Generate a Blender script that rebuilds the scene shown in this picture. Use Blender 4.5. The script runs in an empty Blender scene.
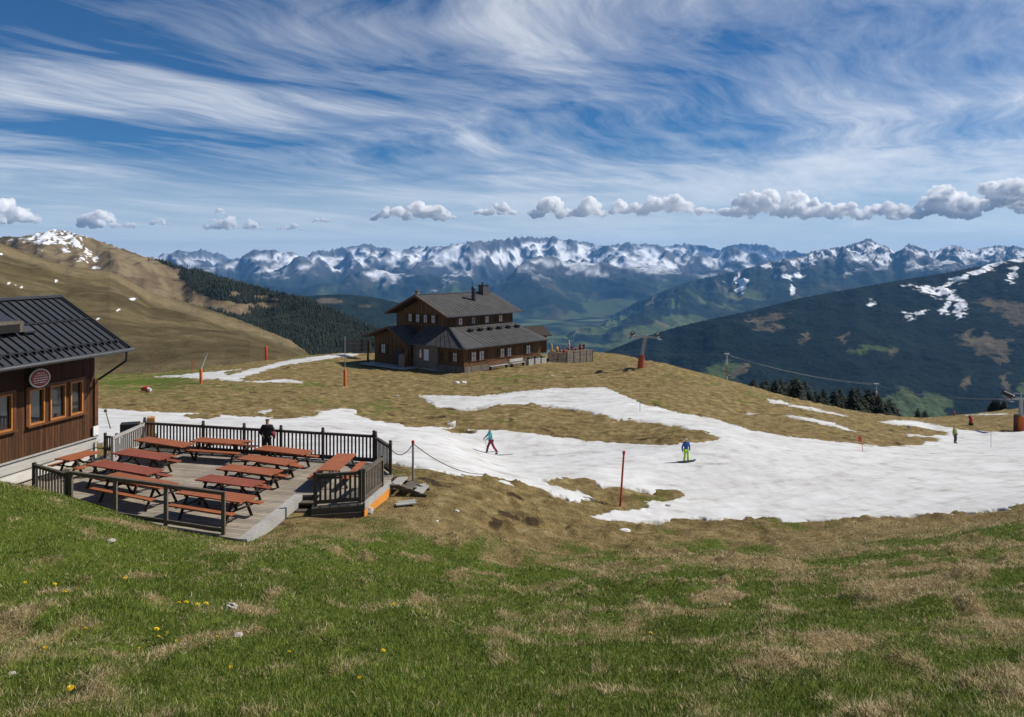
import bpy, bmesh, math, random
import numpy as np
from mathutils import Vector, Matrix
random.seed(7)
RNG = np.random.default_rng(11)
SC = bpy.context.scene
COL = SC.collection
F, CX, HZ = 800.0, 512.0, 262.0       # focal length in pixels, optical centre column, eye-level row
R = math.radians

# ---------------------------------------------------------------- helpers
def P(px, py, Y):
    return Vector(((px-CX)/F*Y, Y, (HZ-py)/F*Y))

def thing(name, label, cat, loc=(0,0,0), rz=0.0, group=None):
    o = bpy.data.objects.new(name, None); COL.objects.link(o)
    o.empty_display_size = 0.2
    o.location = loc; o.rotation_euler = (0,0,rz)
    o['label'] = label; o['category'] = cat
    if group: o['group'] = group
    return o

def tag(o, label=None, cat=None, group=None, kind=None):
    if label: o['label'] = label
    if cat: o['category'] = cat
    if group: o['group'] = group
    if kind: o['kind'] = kind
    return o

def copy_thing(root, loc, rz, label):
    r = root.copy(); COL.objects.link(r); r.location = loc; r.rotation_euler = (0,0,rz); r['label'] = label
    for ch in list(root.children):
        c = ch.copy(); COL.objects.link(c); c.parent = r
        for g in list(ch.children):
            d = g.copy(); COL.objects.link(d); d.parent = c
    return r

class MB:
    """collects boxes, bars and tubes into one mesh"""
    def __init__(s): s.v=[]; s.f=[]; s.sm=[]
    def add(s, vs, fs, smooth=False):
        b=len(s.v); s.v+= [tuple(v) for v in vs]; s.f += [tuple(i+b for i in f) for f in fs]; s.sm += [smooth]*len(fs)
        return s
    def box(s, c, d, rz=0.0, tilt=None):
        x,y,z=d[0]/2,d[1]/2,d[2]/2
        M=Matrix.Rotation(rz,3,'Z')
        if tilt is not None: M = M @ tilt
        c=Vector(c)
        vs=[c+M@Vector((sx*x,sy*y,sz*z)) for sz in(-1,1) for sy in(-1,1) for sx in(-1,1)]
        return s.add(vs,[(0,2,3,1),(4,5,7,6),(0,1,5,4),(2,6,7,3),(0,4,6,2),(1,3,7,5)])
    def bar(s, a, b, w, h, up=(0,0,1)):
        a=Vector(a); b=Vector(b); d=(b-a).normalized(); up=Vector(up)
        sd=d.cross(up)
        if sd.length<1e-4: sd=d.cross(Vector((0,1,0)))
        sd.normalize(); u=sd.cross(d).normalized()
        vs=[p+sd*(i*w/2)+u*(j*h/2) for p in(a,b) for j in(-1,1) for i in(-1,1)]
        return s.add(vs,[(0,1,3,2),(4,6,7,5),(0,4,5,1),(2,3,7,6),(0,2,6,4),(1,5,7,3)])
    def tube(s, a, b, r0, r1=None, n=10, caps=True):
        r1=r0 if r1 is None else r1
        a=Vector(a); b=Vector(b); d=(b-a).normalized()
        sd=d.cross(Vector((0,0,1)))
        if sd.length<1e-4: sd=Vector((1,0,0))
        sd.normalize(); u=sd.cross(d)
        vs=[]
        for p,r in((a,r0),(b,r1)):
            for k in range(n):
                t=2*math.pi*k/n; vs.append(p+sd*(math.cos(t)*r)+u*(math.sin(t)*r))
        s.add(vs,[(k,(k+1)%n,n+(k+1)%n,n+k) for k in range(n)],True)
        if caps:
            s.add(vs[:n],[tuple(range(n))[::-1]]); s.add(vs[n:],[tuple(range(n))])
        return s
    def path(s, pts, r, n=6):
        for a,b in zip(pts[:-1],pts[1:]): s.tube(a,b,r,r,n,False)
        return s
    def slab(s, poly, z0, z1):
        n=len(poly)
        vs=[(x,y,z0) for x,y in poly]+[(x,y,z1) for x,y in poly]
        return s.add(vs,[tuple(range(n))[::-1],tuple(range(n,2*n))]+[(k,(k+1)%n,n+(k+1)%n,n+k) for k in range(n)])
    def prism(s, quad, th):
        """thick sheet: polygon of 3-D points pushed down along its normal by th"""
        q=[Vector(p) for p in quad]; nn=(q[1]-q[0]).cross(q[2]-q[0]).normalized()
        if nn.z<0: q=q[::-1]; nn=-nn
        n=len(q); vs=q+[p-nn*th for p in q]
        return s.add(vs,[tuple(range(n)),tuple(range(n,2*n))[::-1]]+[(k,n+k,n+(k+1)%n,(k+1)%n) for k in range(n)])
    def lathe(s, prof, c=(0,0,0), n=14):
        c=Vector(c); vs=[]
        for r,z in prof:
            for k in range(n):
                t=2*math.pi*k/n; vs.append(c+Vector((r*math.cos(t),r*math.sin(t),z)))
        fs=[(i*n+k,i*n+(k+1)%n,(i+1)*n+(k+1)%n,(i+1)*n+k) for i in range(len(prof)-1) for k in range(n)]
        s.add(vs,fs,True)
        s.add(vs[:n],[tuple(range(n))[::-1]]); s.add(vs[-n:],[tuple(range(n))])
        return s
    def build(s, name, mat, parent=None, bevel=0.0):
        me=bpy.data.meshes.new(name); me.from_pydata(s.v,[],s.f); me.validate()
        if len(me.polygons)==len(s.sm): me.polygons.foreach_set('use_smooth', s.sm)
        me.materials.append(mat); me.update()
        o=bpy.data.objects.new(name,me); COL.objects.link(o)
        if parent: o.parent=parent
        if bevel>0:
            m=o.modifiers.new('bevel','BEVEL'); m.width=bevel; m.segments=1; m.limit_method='ANGLE'
        return o

def grid_mesh(name, X, Y, Z, mat, attrs=None, keep=None, smooth=True):
    """heightfield sheet from 2-D arrays; attrs: dict name -> (..,) or (..,3)"""
    nr,nc=X.shape
    co=np.stack([X,Y,Z],-1).reshape(-1,3).astype(np.float32)
    i=np.arange(nr*nc).reshape(nr,nc)
    q=np.stack([i[:-1,:-1],i[:-1,1:],i[1:,1:],i[1:,:-1]],-1).reshape(-1,4)
    if keep is not None:
        k=keep.reshape(-1); kk=k[q].any(1); q=q[kk]
        used=np.zeros(nr*nc,bool); used[q.reshape(-1)]=True
        mp=-np.ones(nr*nc,int); mp[used]=np.arange(used.sum()); co=co[used]; q=mp[q]
    else: used=None
    me=bpy.data.meshes.new(name)
    me.vertices.add(len(co)); me.vertices.foreach_set('co',co.reshape(-1))
    me.loops.add(q.size); me.loops.foreach_set('vertex_index',q.reshape(-1).astype(np.int32))
    me.polygons.add(len(q)); me.polygons.foreach_set('loop_start',np.arange(0,q.size,4,dtype=np.int32))
    me.polygons.foreach_set('loop_total',np.full(len(q),4,np.int32))
    me.polygons.foreach_set('use_smooth',np.full(len(q),smooth,bool))
    me.update(calc_edges=True)
    for nm,a in (attrs or {}).items():
        if a.ndim==2:
            at=me.attributes.new(nm,'FLOAT','POINT'); d=a.reshape(-1)
            if used is not None: d=d[used]
            at.data.foreach_set('value',d.astype(np.float32))
        else:
            at=me.attributes.new(nm,'FLOAT_COLOR','POINT'); d=a.reshape(-1,3)
            if used is not None: d=d[used]
            d=np.concatenate([d,np.ones((len(d),1))],1)
            at.data.foreach_set('color',d.reshape(-1).astype(np.float32))
    me.materials.append(mat)
    o=bpy.data.objects.new(name,me); COL.objects.link(o)
    return o

# numpy noise
_p=np.random.default_rng(3).permutation(512); _p=np.concatenate([_p,_p])
_g=np.random.default_rng(4).normal(size=(512,2)); _g/=np.linalg.norm(_g,axis=1)[:,None]
def pn(x,y,seed=0):
    x=np.asarray(x,float)+seed*17.31; y=np.asarray(y,float)+seed*9.17
    xi=np.floor(x).astype(np.int64); yi=np.floor(y).astype(np.int64); xf=x-xi; yf=y-yi
    def g(a,b,dx,dy):
        h=_p[(_p[a&511]+b)&511]; return _g[h,0]*dx+_g[h,1]*dy
    u=xf**3*(xf*(xf*6-15)+10); v=yf**3*(yf*(yf*6-15)+10)
    a=g(xi,yi,xf,yf); b=g(xi+1,yi,xf-1,yf); c=g(xi,yi+1,xf,yf-1); d=g(xi+1,yi+1,xf-1,yf-1)
    return ((a+(b-a)*u)+((c+(d-c)*u)-(a+(b-a)*u))*v)*1.5
def fbm(x,y,o=4,seed=0,gain=.5):
    s=0;a=1;n=0
    for k in range(o): s=s+a*pn(x*2**k,y*2**k,seed+k); n+=a; a*=gain
    return s/n
def ridged(x,y,o=5,seed=0,gain=.5):
    s=0;a=1;n=0;w=1
    for k in range(o):
        r=(1-np.abs(pn(x*2**k,y*2**k,seed+k)))**2; s=s+a*r*w; n+=a; w=np.clip(r*1.6,0,1); a*=gain
    return s/n
def sstep(a,b,x):
    t=np.clip((x-a)/(b-a),0,1); return t*t*(3-2*t)
def poly_sd(px,py,poly):
    """signed distance, positive inside"""
    px=np.asarray(px,float); py=np.asarray(py,float)
    d=np.full(px.shape,1e9); ins=np.zeros(px.shape,bool); n=len(poly)
    for k in range(n):
        x0,y0=poly[k]; x1,y1=poly[(k+1)%n]; dx,dy=x1-x0,y1-y0
        t=np.clip(((px-x0)*dx+(py-y0)*dy)/(dx*dx+dy*dy+1e-12),0,1)
        d=np.minimum(d,(px-x0-t*dx)**2+(py-y0-t*dy)**2)
        if dy!=0:
            c=((y0>py)!=(y1>py)) & (px<(x1-x0)*(py-y0)/dy+x0); ins^=c
    d=np.sqrt(d); return np.where(ins,d,-d)

# materials
def nt(name):
    m=bpy.data.materials.new(name); m.use_nodes=True; t=m.node_tree
    return m,t,t.nodes['Principled BSDF']
def ramp(t, fac, stops):
    r=t.nodes.new('ShaderNodeValToRGB'); e=r.color_ramp.elements
    while len(e)<len(stops): e.new(.5)
    for k,(p,c) in enumerate(stops): e[k].position=p; e[k].color=(*c,1)
    t.links.new(fac,r.inputs[0]); return r.outputs[0]
def noise(t, scale, detail=4, rough=.6, vec=None, dist=0):
    n=t.nodes.new('ShaderNodeTexNoise'); n.inputs['Scale'].default_value=scale
    n.inputs['Detail'].default_value=detail; n.inputs['Roughness'].default_value=rough; n.inputs['Distortion'].default_value=dist
    if vec is not None: t.links.new(vec,n.inputs['Vector'])
    return n.outputs[0]
def coord(t, kind='Object', scale=None, rot=None):
    c=t.nodes.new('ShaderNodeTexCoord').outputs[kind]
    if scale is None and rot is None: return c
    m=t.nodes.new('ShaderNodeMapping'); t.links.new(c,m.inputs[0])
    if scale: m.inputs['Scale'].default_value=scale
    if rot: m.inputs['Rotation'].default_value=rot
    return m.outputs[0]
def mix(t, fac, a, b, mode='MIX'):
    n=t.nodes.new('ShaderNodeMix'); n.data_type='RGBA'; n.blend_type=mode
    for s,v in ((n.inputs[0],fac),(n.inputs[6],a),(n.inputs[7],b)):
        if isinstance(v,(int,float)): s.default_value=v
        elif isinstance(v,tuple): s.default_value=(*v,1)
        else: t.links.new(v,s)
    return n.outputs[2]
def math_(t, op, a, b=None, c=None):
    n=t.nodes.new('ShaderNodeMath'); n.operation=op
    for i,v in enumerate((a,b,c)):
        if v is None: continue
        if isinstance(v,(int,float)): n.inputs[i].default_value=v
        else: t.links.new(v,n.inputs[i])
    return n.outputs[0]
def bump(t, b, h, strength=.3, dist=.02):
    n=t.nodes.new('ShaderNodeBump'); n.inputs['Strength'].default_value=strength; n.inputs['Distance'].default_value=dist
    t.links.new(h,n.inputs['Height']); t.links.new(n.outputs[0],b.inputs['Normal'])
def attr(t, name):
    a=t.nodes.new('ShaderNodeAttribute'); a.attribute_name=name; return a
def wood(name, c0, c1, scale=(3,3,3), rough=.75, nsc=3.0, bmp=.25, spec=.3):
    m,t,b=nt(name)
    v=coord(t,'Object',scale)
    n=noise(t,nsc,6,.65,v); n2=noise(t,.9,3,.5,coord(t,'Object'))
    c=ramp(t,n,[(.3,c0),(.7,c1)])
    c=mix(t,.35,c,ramp(t,n2,[(.35,(.55,.55,.55)),(.65,(1.15,1.15,1.15))]),'MULTIPLY')
    t.links.new(c,b.inputs['Base Color']); b.inputs['Roughness'].default_value=rough
    b.inputs['Specular IOR Level'].default_value=spec
    bump(t,b,n,bmp,.01); return m
def plain(name, c, rough=.6, metal=0, var=.15, nsc=6):
    m,t,b=nt(name)
    n=noise(t,nsc,4,.6,coord(t,'Object'))
    lo=tuple(x*(1-var) for x in c); hi=tuple(min(1,x*(1+var)) for x in c)
    t.links.new(ramp(t,n,[(.3,lo),(.7,hi)]),b.inputs['Base Color'])
    b.inputs['Roughness'].default_value=rough; b.inputs['Metallic'].default_value=metal
    return m
# ---------------------------------------------------------------- meadow: one height sheet fitted through surveyed points
KA=12.0
pts=[]
def cp(px,py,Y): v=P(px,py,Y); pts.append((v.x,v.y,v.z))
for x in (-14,-6,0,6,14): pts.append((x,0,-1.68+(-.02*x if x<0 else 0)))
for x in (-20,0,20): pts.append((x,-9,.6))
for px in (-350,0,256,512,768,1024,1380): cp(px,717,8)
for a in [(0,600,13.5),(256,600,14.5),(512,600,16.5),(768,600,17),(1024,600,15),(-300,600,13),(1320,600,14),
  (0,540,18.5),(70,545,19.5),(150,565,19.5),(235,545,23.6),(240,541,24.5),(0,482,26.6),(-60,474,27),(40,489,26),(70,499,25.8),(100,509,25.4),(150,526,24.6),(200,535,24.2),
  (300,560,21.5),(400,560,24),(512,560,26),(640,560,27),(768,560,26),(900,560,24),(1024,560,21),(1300,560,19),
  (300,520,27),(365,519,27.7),(400,506,29.5),(430,492,31.5),(470,490,33),(520,503,34),(560,515,34.5),(600,524,35.5),(700,523,38),(850,521,38),(960,516,37),(1024,507,36.5),(1300,490,36),
  (425,469,36),(470,479,36),(540,490,39.5),(440,453,43),(440,440,50),(500,470,45),(491,455,54),(600,470,47),(686,463,51),(650,500,41.5),(585,492,41),(600,445,58),(800,480,47.5),(900,480,48),(1024,480,47),(1300,470,47),
  (1024,450,64),(900,452,63),(955,444,76),(800,445,60),(700,442,56.5),(720,432,62),(640,440,58.5),(620,422,66),(560,412,71),(620,402,77),(540,395,84),(520,420,64),(470,424,62),(470,402,78),(690,420,70),(640,385,95),(680,390,90),(740,410,84),(760,430,70),(830,432,72),
  (860,430,78),(800,400.2,100),(750,387.3,102),(850,412.6,97),(763,391.5,103),(820,405.2,99),(800,405.5,125),(850,417.5,125),(750,392,128),(700,379,128),(900,421,118),(900,418,97),(700,375,106),(650,361,115),(600,353,146),(560,354,150),(567,363.2,121.5),(592,362,127),(580,360,132),(620,354,142),(900,434,82),(930,428,92),(1000,429,92),(1024,430,91),(1300,425,90),
  (1024,408,126),(1000,411,122),(960,415,118),(930,418,114),(1300,400,126),
  (464,373,105),(548,361.8,118),(375,366,115),(450,385,93),(430,400,80),(450,414,70),(400,400,79),(400,380,96),(345,385,92),(300,396,78),(345,372,103),(200,384,86),(270,380,92),(340,353.5,128),(300,364,112),(500,355,140),(420,354,135),
  (250,364,116),(200,371,108),(150,377,104),(100,376,100),(0,374,104),(-300,376,100),(150,388,85),(100,400,66),(150,401,68),(100,413,56),(250,403,72),(300,410,65),(200,420,54),(380,425,59),(330,424,53),(150,430,46),(280,434,46),(100,428,47),(0,425,47),(-300,425,47),(370,440,46),(0,400,66),(-300,400,66)]: cp(*a)
for a in [(-9,28,-9.0),(-8.5,26.5,-9.0),(-10.5,26.6,-8.95),(-12,30,-9.0),(-15,32,-8.95),(-13.5,28.3,-8.85),(-16,30,-8.8),(-6,31,-9.05),(-6,28.5,-9.05),(-17,34,-8.95),(-19,31,-8.8),(-22,33,-8.7),(-28,31,-8.3),(-10,34,-9.15),(-14,37,-9.1),(-6,34.5,-9.3),(-20,37,-8.9),(-26,38,-8.7)]: pts.append(a)
CR=[(-400,376),(0,373),(100,375),(250,360),(350,350),(450,348),(560,353),(620,353),(700,374),(800,401),(900,418),(960,415),(1024,408),(1400,398)]
for px,py in CR:
    cp(px,py+24,170); cp(px,py+62,270)
    cp(px,560,700); cp(px,560,1500); cp(px,540,3300)
pts=np.array(pts)
ca=pts[:,0]/(pts[:,1]+KA); cb=np.log(pts[:,1]+KA); cw=pts[:,2]/(pts[:,1]+KA)
def _U(d2): return np.where(d2>1e-12,d2*np.log(d2+1e-12),0)
n_=len(pts); ASP=1.6
K=_U((ASP*(ca[:,None]-ca[None]))**2+(cb[:,None]-cb[None])**2)+np.eye(n_)*2e-3
Pm=np.stack([np.ones(n_),ca,cb],1)
A=np.zeros((n_+3,n_+3)); A[:n_,:n_]=K; A[:n_,n_:]=Pm; A[n_:,:n_]=Pm.T
wt=np.linalg.solve(A,np.concatenate([cw,np.zeros(3)]))
def tps(a,b):
    out=wt[n_]+wt[n_+1]*a+wt[n_+2]*b
    for k in range(n_): out=out+wt[k]*_U((ASP*(a-ca[k]))**2+(b-cb[k])**2)
    return out
B=np.concatenate([np.linspace(math.log(3.2),math.log(18.5),50)[:-1],np.linspace(math.log(18.5),math.log(160),520)[:-1],np.linspace(math.log(160),math.log(3300),60)])
U=np.linspace(-1.15,1.15,860)
UU,BB=np.meshgrid(U,B)
TY=np.exp(BB)-KA; TX=UU*(TY+KA)
# coarse evaluation of the fit, then interpolation
Bc=np.linspace(B[0],B[-1],260); Uc=np.linspace(U[0],U[-1],180)
ac,bc=np.meshgrid(Uc,Bc); Wc=tps(ac,bc)
def bil(G,us,bs,u,b):
    fu=np.clip((u-us[0])/(us[-1]-us[0])*(len(us)-1),0,len(us)-1.001); fb=np.clip((b-bs[0])/(bs[-1]-bs[0])*(len(bs)-1),0,len(bs)-1.001)
    i=fu.astype(int); j=fb.astype(int); x=fu-i; y=fb-j
    return G[j,i]*(1-x)*(1-y)+G[j,i+1]*x*(1-y)+G[j+1,i]*(1-x)*y+G[j+1,i+1]*x*y
def cub(G,us,bs,u,b):   # smooth (Catmull-Rom) interpolation
    fu=np.clip((u-us[0])/(us[-1]-us[0])*(len(us)-1),1,len(us)-2.001); fb=np.clip((b-bs[0])/(bs[-1]-bs[0])*(len(bs)-1),1,len(bs)-2.001)
    i=fu.astype(int); j=fb.astype(int); x=fu-i; y=fb-j
    def w(t): return (-.5*t**3+t*t-.5*t, 1.5*t**3-2.5*t*t+1, -1.5*t**3+2*t*t+.5*t, .5*t**3-.5*t*t)
    wx=w(x); wy=w(y); s=0
    for m in range(4):
        r=0
        for n in range(4): r=r+wx[n]*G[np.clip(j+m-1,0,len(bs)-1),np.clip(i+n-1,0,len(us)-1)]
        s=s+wy[m]*r
    return s
def H0(x,y):
    x=np.asarray(x,float); y=np.asarray(y,float)
    return cub(Wc,Uc,Bc,x/(y+KA),np.log(np.maximum(y+KA,3.2)))*(y+KA)
DECKY=lambda x,y: sstep(1.5,4.,np.hypot((x+12.5)*.8,(y-31))-6)    # calm ground round the terrace
def lumps(x,y):
    """tussocks and hollows of the alpine turf"""
    near=sstep(-5,8,y)*(1-sstep(150,400,y))
    big=fbm(x/5.5,y/6,3,21)*.30*sstep(4,16,y)*(1-sstep(60,90,y)*.4)+(ridged(x/4.5+.3*fbm(x/3,y/3,2,28),y/1.7+x*.10,3,27)-.5)*.30*sstep(7,13,y)*(1-sstep(55,80,y))
    n=fbm(x/.9,y/1.1,3,31)
    tus=np.maximum(n-.12,0)*.42+fbm(x/1.9,y/1.7,3,34)*.22*sstep(6,10,y)*(1-sstep(45,70,y))
    tus=tus*(.35+.65*sstep(-.3,.3,fbm(x/6,y/6,2,37)))
    fine=fbm(x/.25,y/.3,2,41)*.03
    return (big+tus*sstep(2,9,y)+fine)*near*(.12+.88*DECKY(x,y))
TZ=H0(TX,TY)+lumps(TX,TY)
def H(x,y):
    return H0(x,y)+lumps(np.asarray(x,float),np.asarray(y,float))
def Hs(x,y):
    X_=np.array([float(x)]); Y_=np.array([float(y)]); h=H0(X_,Y_)
    if y>30 and snow_sd(X_,Y_,h)[0]>4: return float(h[0])+.06
    return float(h[0]+lumps(X_,Y_)[0])
_ys=np.exp(np.linspace(math.log(5),math.log(160),3000))
def G(px,py,ymin=5):
    """where the ray through a pixel first meets the meadow"""
    ys=_ys[_ys>=ymin]
    z=H0((px-CX)/F*ys,ys); row=HZ-z/ys*F
    k=np.argmax(row<=py)
    if row[k]>py: k=np.argmin(row)
    y=float(ys[k]); x=(px-CX)/F*y
    return Vector((x,y,Hs(x,y)))
def pix(x,y,z): 
    yy=np.maximum(y,.5); return CX+F*x/yy, HZ-F*z/yy

# how dry the turf is (1 straw, 0 green) and how bare (1 earth)
def turf(x,y,z0):
    px,py=pix(x,y,z0)
    edge=np.interp(px,[-200,0,60,110,150,240,300,400,512,700,860,1024,1300],[470,476,490,500,520,542,528,528,556,552,542,520,505])
    far=1-sstep(-26,26,py-edge+26*fbm(x/5,y/5,3,61))
    right=sstep(380,900,px)*(.25+.40*sstep(690,560,py))
    base=.06+right*.50
    olive=sstep(330,150,px)*sstep(404,386,py)*.45+.25*sstep(.0,.4,fbm(x/14,y/22,3,77))
    base=base*(1-far)+far*(.93-olive)
    n=fbm(x/1.5,y/1.5,4,71); n2=fbm(x/.9,y/1.1,3,31); n3=fbm(x/5,y/5,2,74)
    dry=np.clip(base+n*.5+.45*n3+np.maximum(n2-.05,0)*1.2*(1-far)-.03,0,1)
    rows=fbm((x*.55+y*.25)/1.6,(y*1.0-x*.12)/.55,4,83)+.6*fbm(x/4.5,y/1.6,3,86)
    dry=np.clip(dry+rows*(.30+.35*right)*(1-far),0,1)
    mat=np.zeros(px.shape); ww=.35*fbm(x/.5,y/.6,3,97)
    for x0,y0,rx,ry in ((2,622,36,20),(135,712,50,12),(252,613,26,5),(212,640,46,6),(160,612,30,5),(900,590,62,8),(820,650,75,9),(690,642,42,7),(965,570,52,6),(720,600,32,6),(600,690,64,8),(985,622,52,8),(560,640,40,6),(1000,690,60,8),(760,565,50,5),(470,575,45,4),(330,560,40,4)):
        mat=np.maximum(mat,sstep(1.25,.6,np.hypot((px-x0)/rx,(py-y0)/ry)+ww*2))
    dry=np.clip(dry+mat*(.40+.55*fbm(x/.7,y/.8,3,98))*np.where(px<420,.85,1.1),0,1)
    # the bank under the terrace, the brown bank by the snow
    earth=np.clip(sstep(.18,.5,fbm(x/2.2,y/2.2,4,91))*far*.7,0,1)
    earth=np.maximum(earth,sstep(14,-6,np.hypot((px-505)/3.0,(py-515)/1.1)-6)*sstep(-.25,.2,fbm(x/.8,y/.8,3,95))*.9)
    return dry,earth,far
SNOW=[
 [(40,402),(100,407),(139,410.4),(194,411.8),(233,414.7),(266,416.7),(289,417.6),(311,415.6),(317,410.7),(336,407.8),(362,407.2),(356,412.7),(371,418.5),(391,422.5),(414,425.8),(432,425.4),(450,426.5),(476,428),(533,431.5),(559,435.8),(586,439),(632,443),(675,443),(715,439),
  (699,433),(672,426.5),(639,423),(616,421.5),(599,415),(576,410.5),(533,406),(500,406.5),(466,410.5),(436,410),(426,401.6),(410,394),(433,394),(476,395),(509,391.6),(549,387.3),(606,386),(626,395),(652,405),(685,413),(719,419),(752,429),(790,435),(820,438.5),(860,443),(880,445.4),(920,444),(924,440.5),(937,440.3),(908,437),(897,433.5),(910,433),(932,434.5),(946,433.5),(938,432.5),(920,429),(890,426),(868,421),(890,419),(916,419.5),(940,424.5),(960,428),(990,430.5),(1010,431),(1024,430),(1330,424),
  (1330,488),(1100,500),(1024,506),(992,513),(962,516),(912,518.5),(852,519),(812,522.5),(782,524.5),(767,520),(732,522.5),(697,519),(662,522.5),(627,523.5),(602,522.5),(582,516.5),(612,510),(650,507),(640,502),(671,499),(681,497),(671,493),(646,493),(602,489),(593,484),(568,480.8),(543,482.3),(556,484.7),(579,490),(599,498),(579,503.4),(556,497),(540,492.5),(505,486),(470,478),(436,472.7),(415,471),(394,465),(370,469),(250,462),(140,450),(60,440),(-300,440),(-300,400)],
 [(155,375),(180,373.4),(208,370.6),(230,368.8),(252,366.5),(228,373.5),(243,370.3),(280,360.4),(310,355.8),(343,352),(364,353),(354,357.6),(340,359.5),(310,363),(284,367),(262,372.5),(243,380),(269,379.3),(284,377),(310,382.3),(299,384),(254,384),(226,381.7),(180,379),(150,377.5)],
 [(253,412),(287,406.3),(289,408),(262,413.5)],
 [(762,397.6),(776,399.5),(798,404.5),(820,408.5),(855,418.3),(838,416),(820,413),(790,407.5),(770,403)],
 [(779,411),(792,414.5),(813,418),(830,422),(868,433.6),(842,430),(815,423.5),(795,418.5)],
 [(962,414.7),(985,413.3),(1007,413.3),(1018,414.5),(1021,417.5),(1010,416),(985,415),(965,416)],
 [(550,374.5),(556,375),(562,377.5),(552,377)],[(748,412.6),(757,413.4),(760,415),(750,414.6)],[(444,423),(456,420.5),(461,421.5),(455,424)]]
HOLES=[[(190,417.5),(200,416),(216,416.2),(205,418)],[(448,430),(462,429.5),(476,431),(455,432)]]
def snow_sd(x,y,z0):
    px,py=pix(x,y,z0)
    sc=np.clip(50/np.maximum(y,20),.3,1.4)
    qx=px+fbm(x/1.4,y/2.6,5,101,.6)*11*sc+fbm(x/.35,y/.8,3,103)*6*sc; qy=py+fbm(x/1.5,y/2.2,5,111,.6)*3.2*sc+fbm(x/.45,y/.7,2,113)*1.3*sc
    sd=np.full(px.shape,-1e3)
    for k,pl in enumerate(SNOW):
        a=np.array(pl); pad=60
        m=(px>a[:,0].min()-pad)&(px<a[:,0].max()+pad)&(py>a[:,1].min()-25)&(py<a[:,1].max()+25)
        if m.any():
            s=np.full(px.shape,-1e3); s[m]=poly_sd(qx[m],qy[m]*1.9,[(u,v*1.9) for u,v in pl])+(1.6 if k>1 else 0); sd=np.maximum(sd,s)
    for pl in HOLES:
        sd=np.minimum(sd,-poly_sd(qx,qy*1.9,[(u,v*1.9) for u,v in pl]))
    # thin places melt through
    thin=fbm(x/.9,y/1.8,3,121)
    sd=sd-sstep(.40,.62,thin)*3.5*sstep(9,2,sd)
    return sd
dry,earth,far=turf(TX,TY,H0(TX,TY))
# --- meadow material
def turf_mat():
    m,t,b=nt('alpine_turf')
    d=attr(t,'dry').outputs['Fac']; e=attr(t,'earth').outputs['Fac']; fr=attr(t,'far').outputs['Fac']
    oc=coord(t,'Object')
    n1=noise(t,9,5,.7,oc); n2=noise(t,1.3,5,.65,oc); n3=noise(t,38,3,.6,oc)
    g=ramp(t,n1,[(.25,(.045,.066,.009)),(.5,(.098,.135,.020)),(.75,(.17,.205,.045))])
    s=ramp(t,n1,[(.25,(.15,.105,.045)),(.5,(.29,.215,.10)),(.75,(.45,.36,.20))])
    sf=ramp(t,n2,[(.25,(.085,.055,.023)),(.42,(.175,.125,.052)),(.56,(.275,.205,.088)),(.72,(.42,.335,.17))])
    s=mix(t,fr,s,sf)
    dd=math_(t,'ADD',d,math_(t,'MULTIPLY_ADD',n3,.7,-.35))
    dd=math_(t,'ADD',dd,math_(t,'MULTIPLY_ADD',n2,.9,-.45))
    c=mix(t,ramp(t,dd,[(.3,(0,0,0)),(.7,(1,1,1))]),g,s)
    ee=math_(t,'ADD',e,math_(t,'MULTIPLY_ADD',n2,1.0,-.5))
    c=mix(t,ramp(t,ee,[(.35,(0,0,0)),(.65,(1,1,1))]),c,ramp(t,n3,[(.3,(.035,.022,.011)),(.7,(.095,.062,.032))]))
    c=mix(t,.55,c,ramp(t,n3,[(.3,(.55,.55,.55)),(.7,(1.25,1.25,1.25))]),'MULTIPLY')
    t.links.new(c,b.inputs['Base Color']); b.inputs['Roughness'].default_value=.95; b.inputs['Specular IOR Level'].default_value=.1
    h=math_(t,'ADD',n1,math_(t,'MULTIPLY',n3,.6)); h=math_(t,'ADD',h,math_(t,'MULTIPLY',n2,1.5))
    bump(t,b,h,.9,.10)
    return m
_sdt=snow_sd(TX,TY,H0(TX,TY)); TZ=np.where((TY>30)&(TY<135),TZ-(lumps(TX,TY)+.10)*sstep(2,8,_sdt),TZ)
meadow=grid_mesh('meadow',TX,TY,TZ,turf_mat(),{'dry':dry,'earth':earth,'far':far}); tag(meadow,kind='structure')

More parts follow.
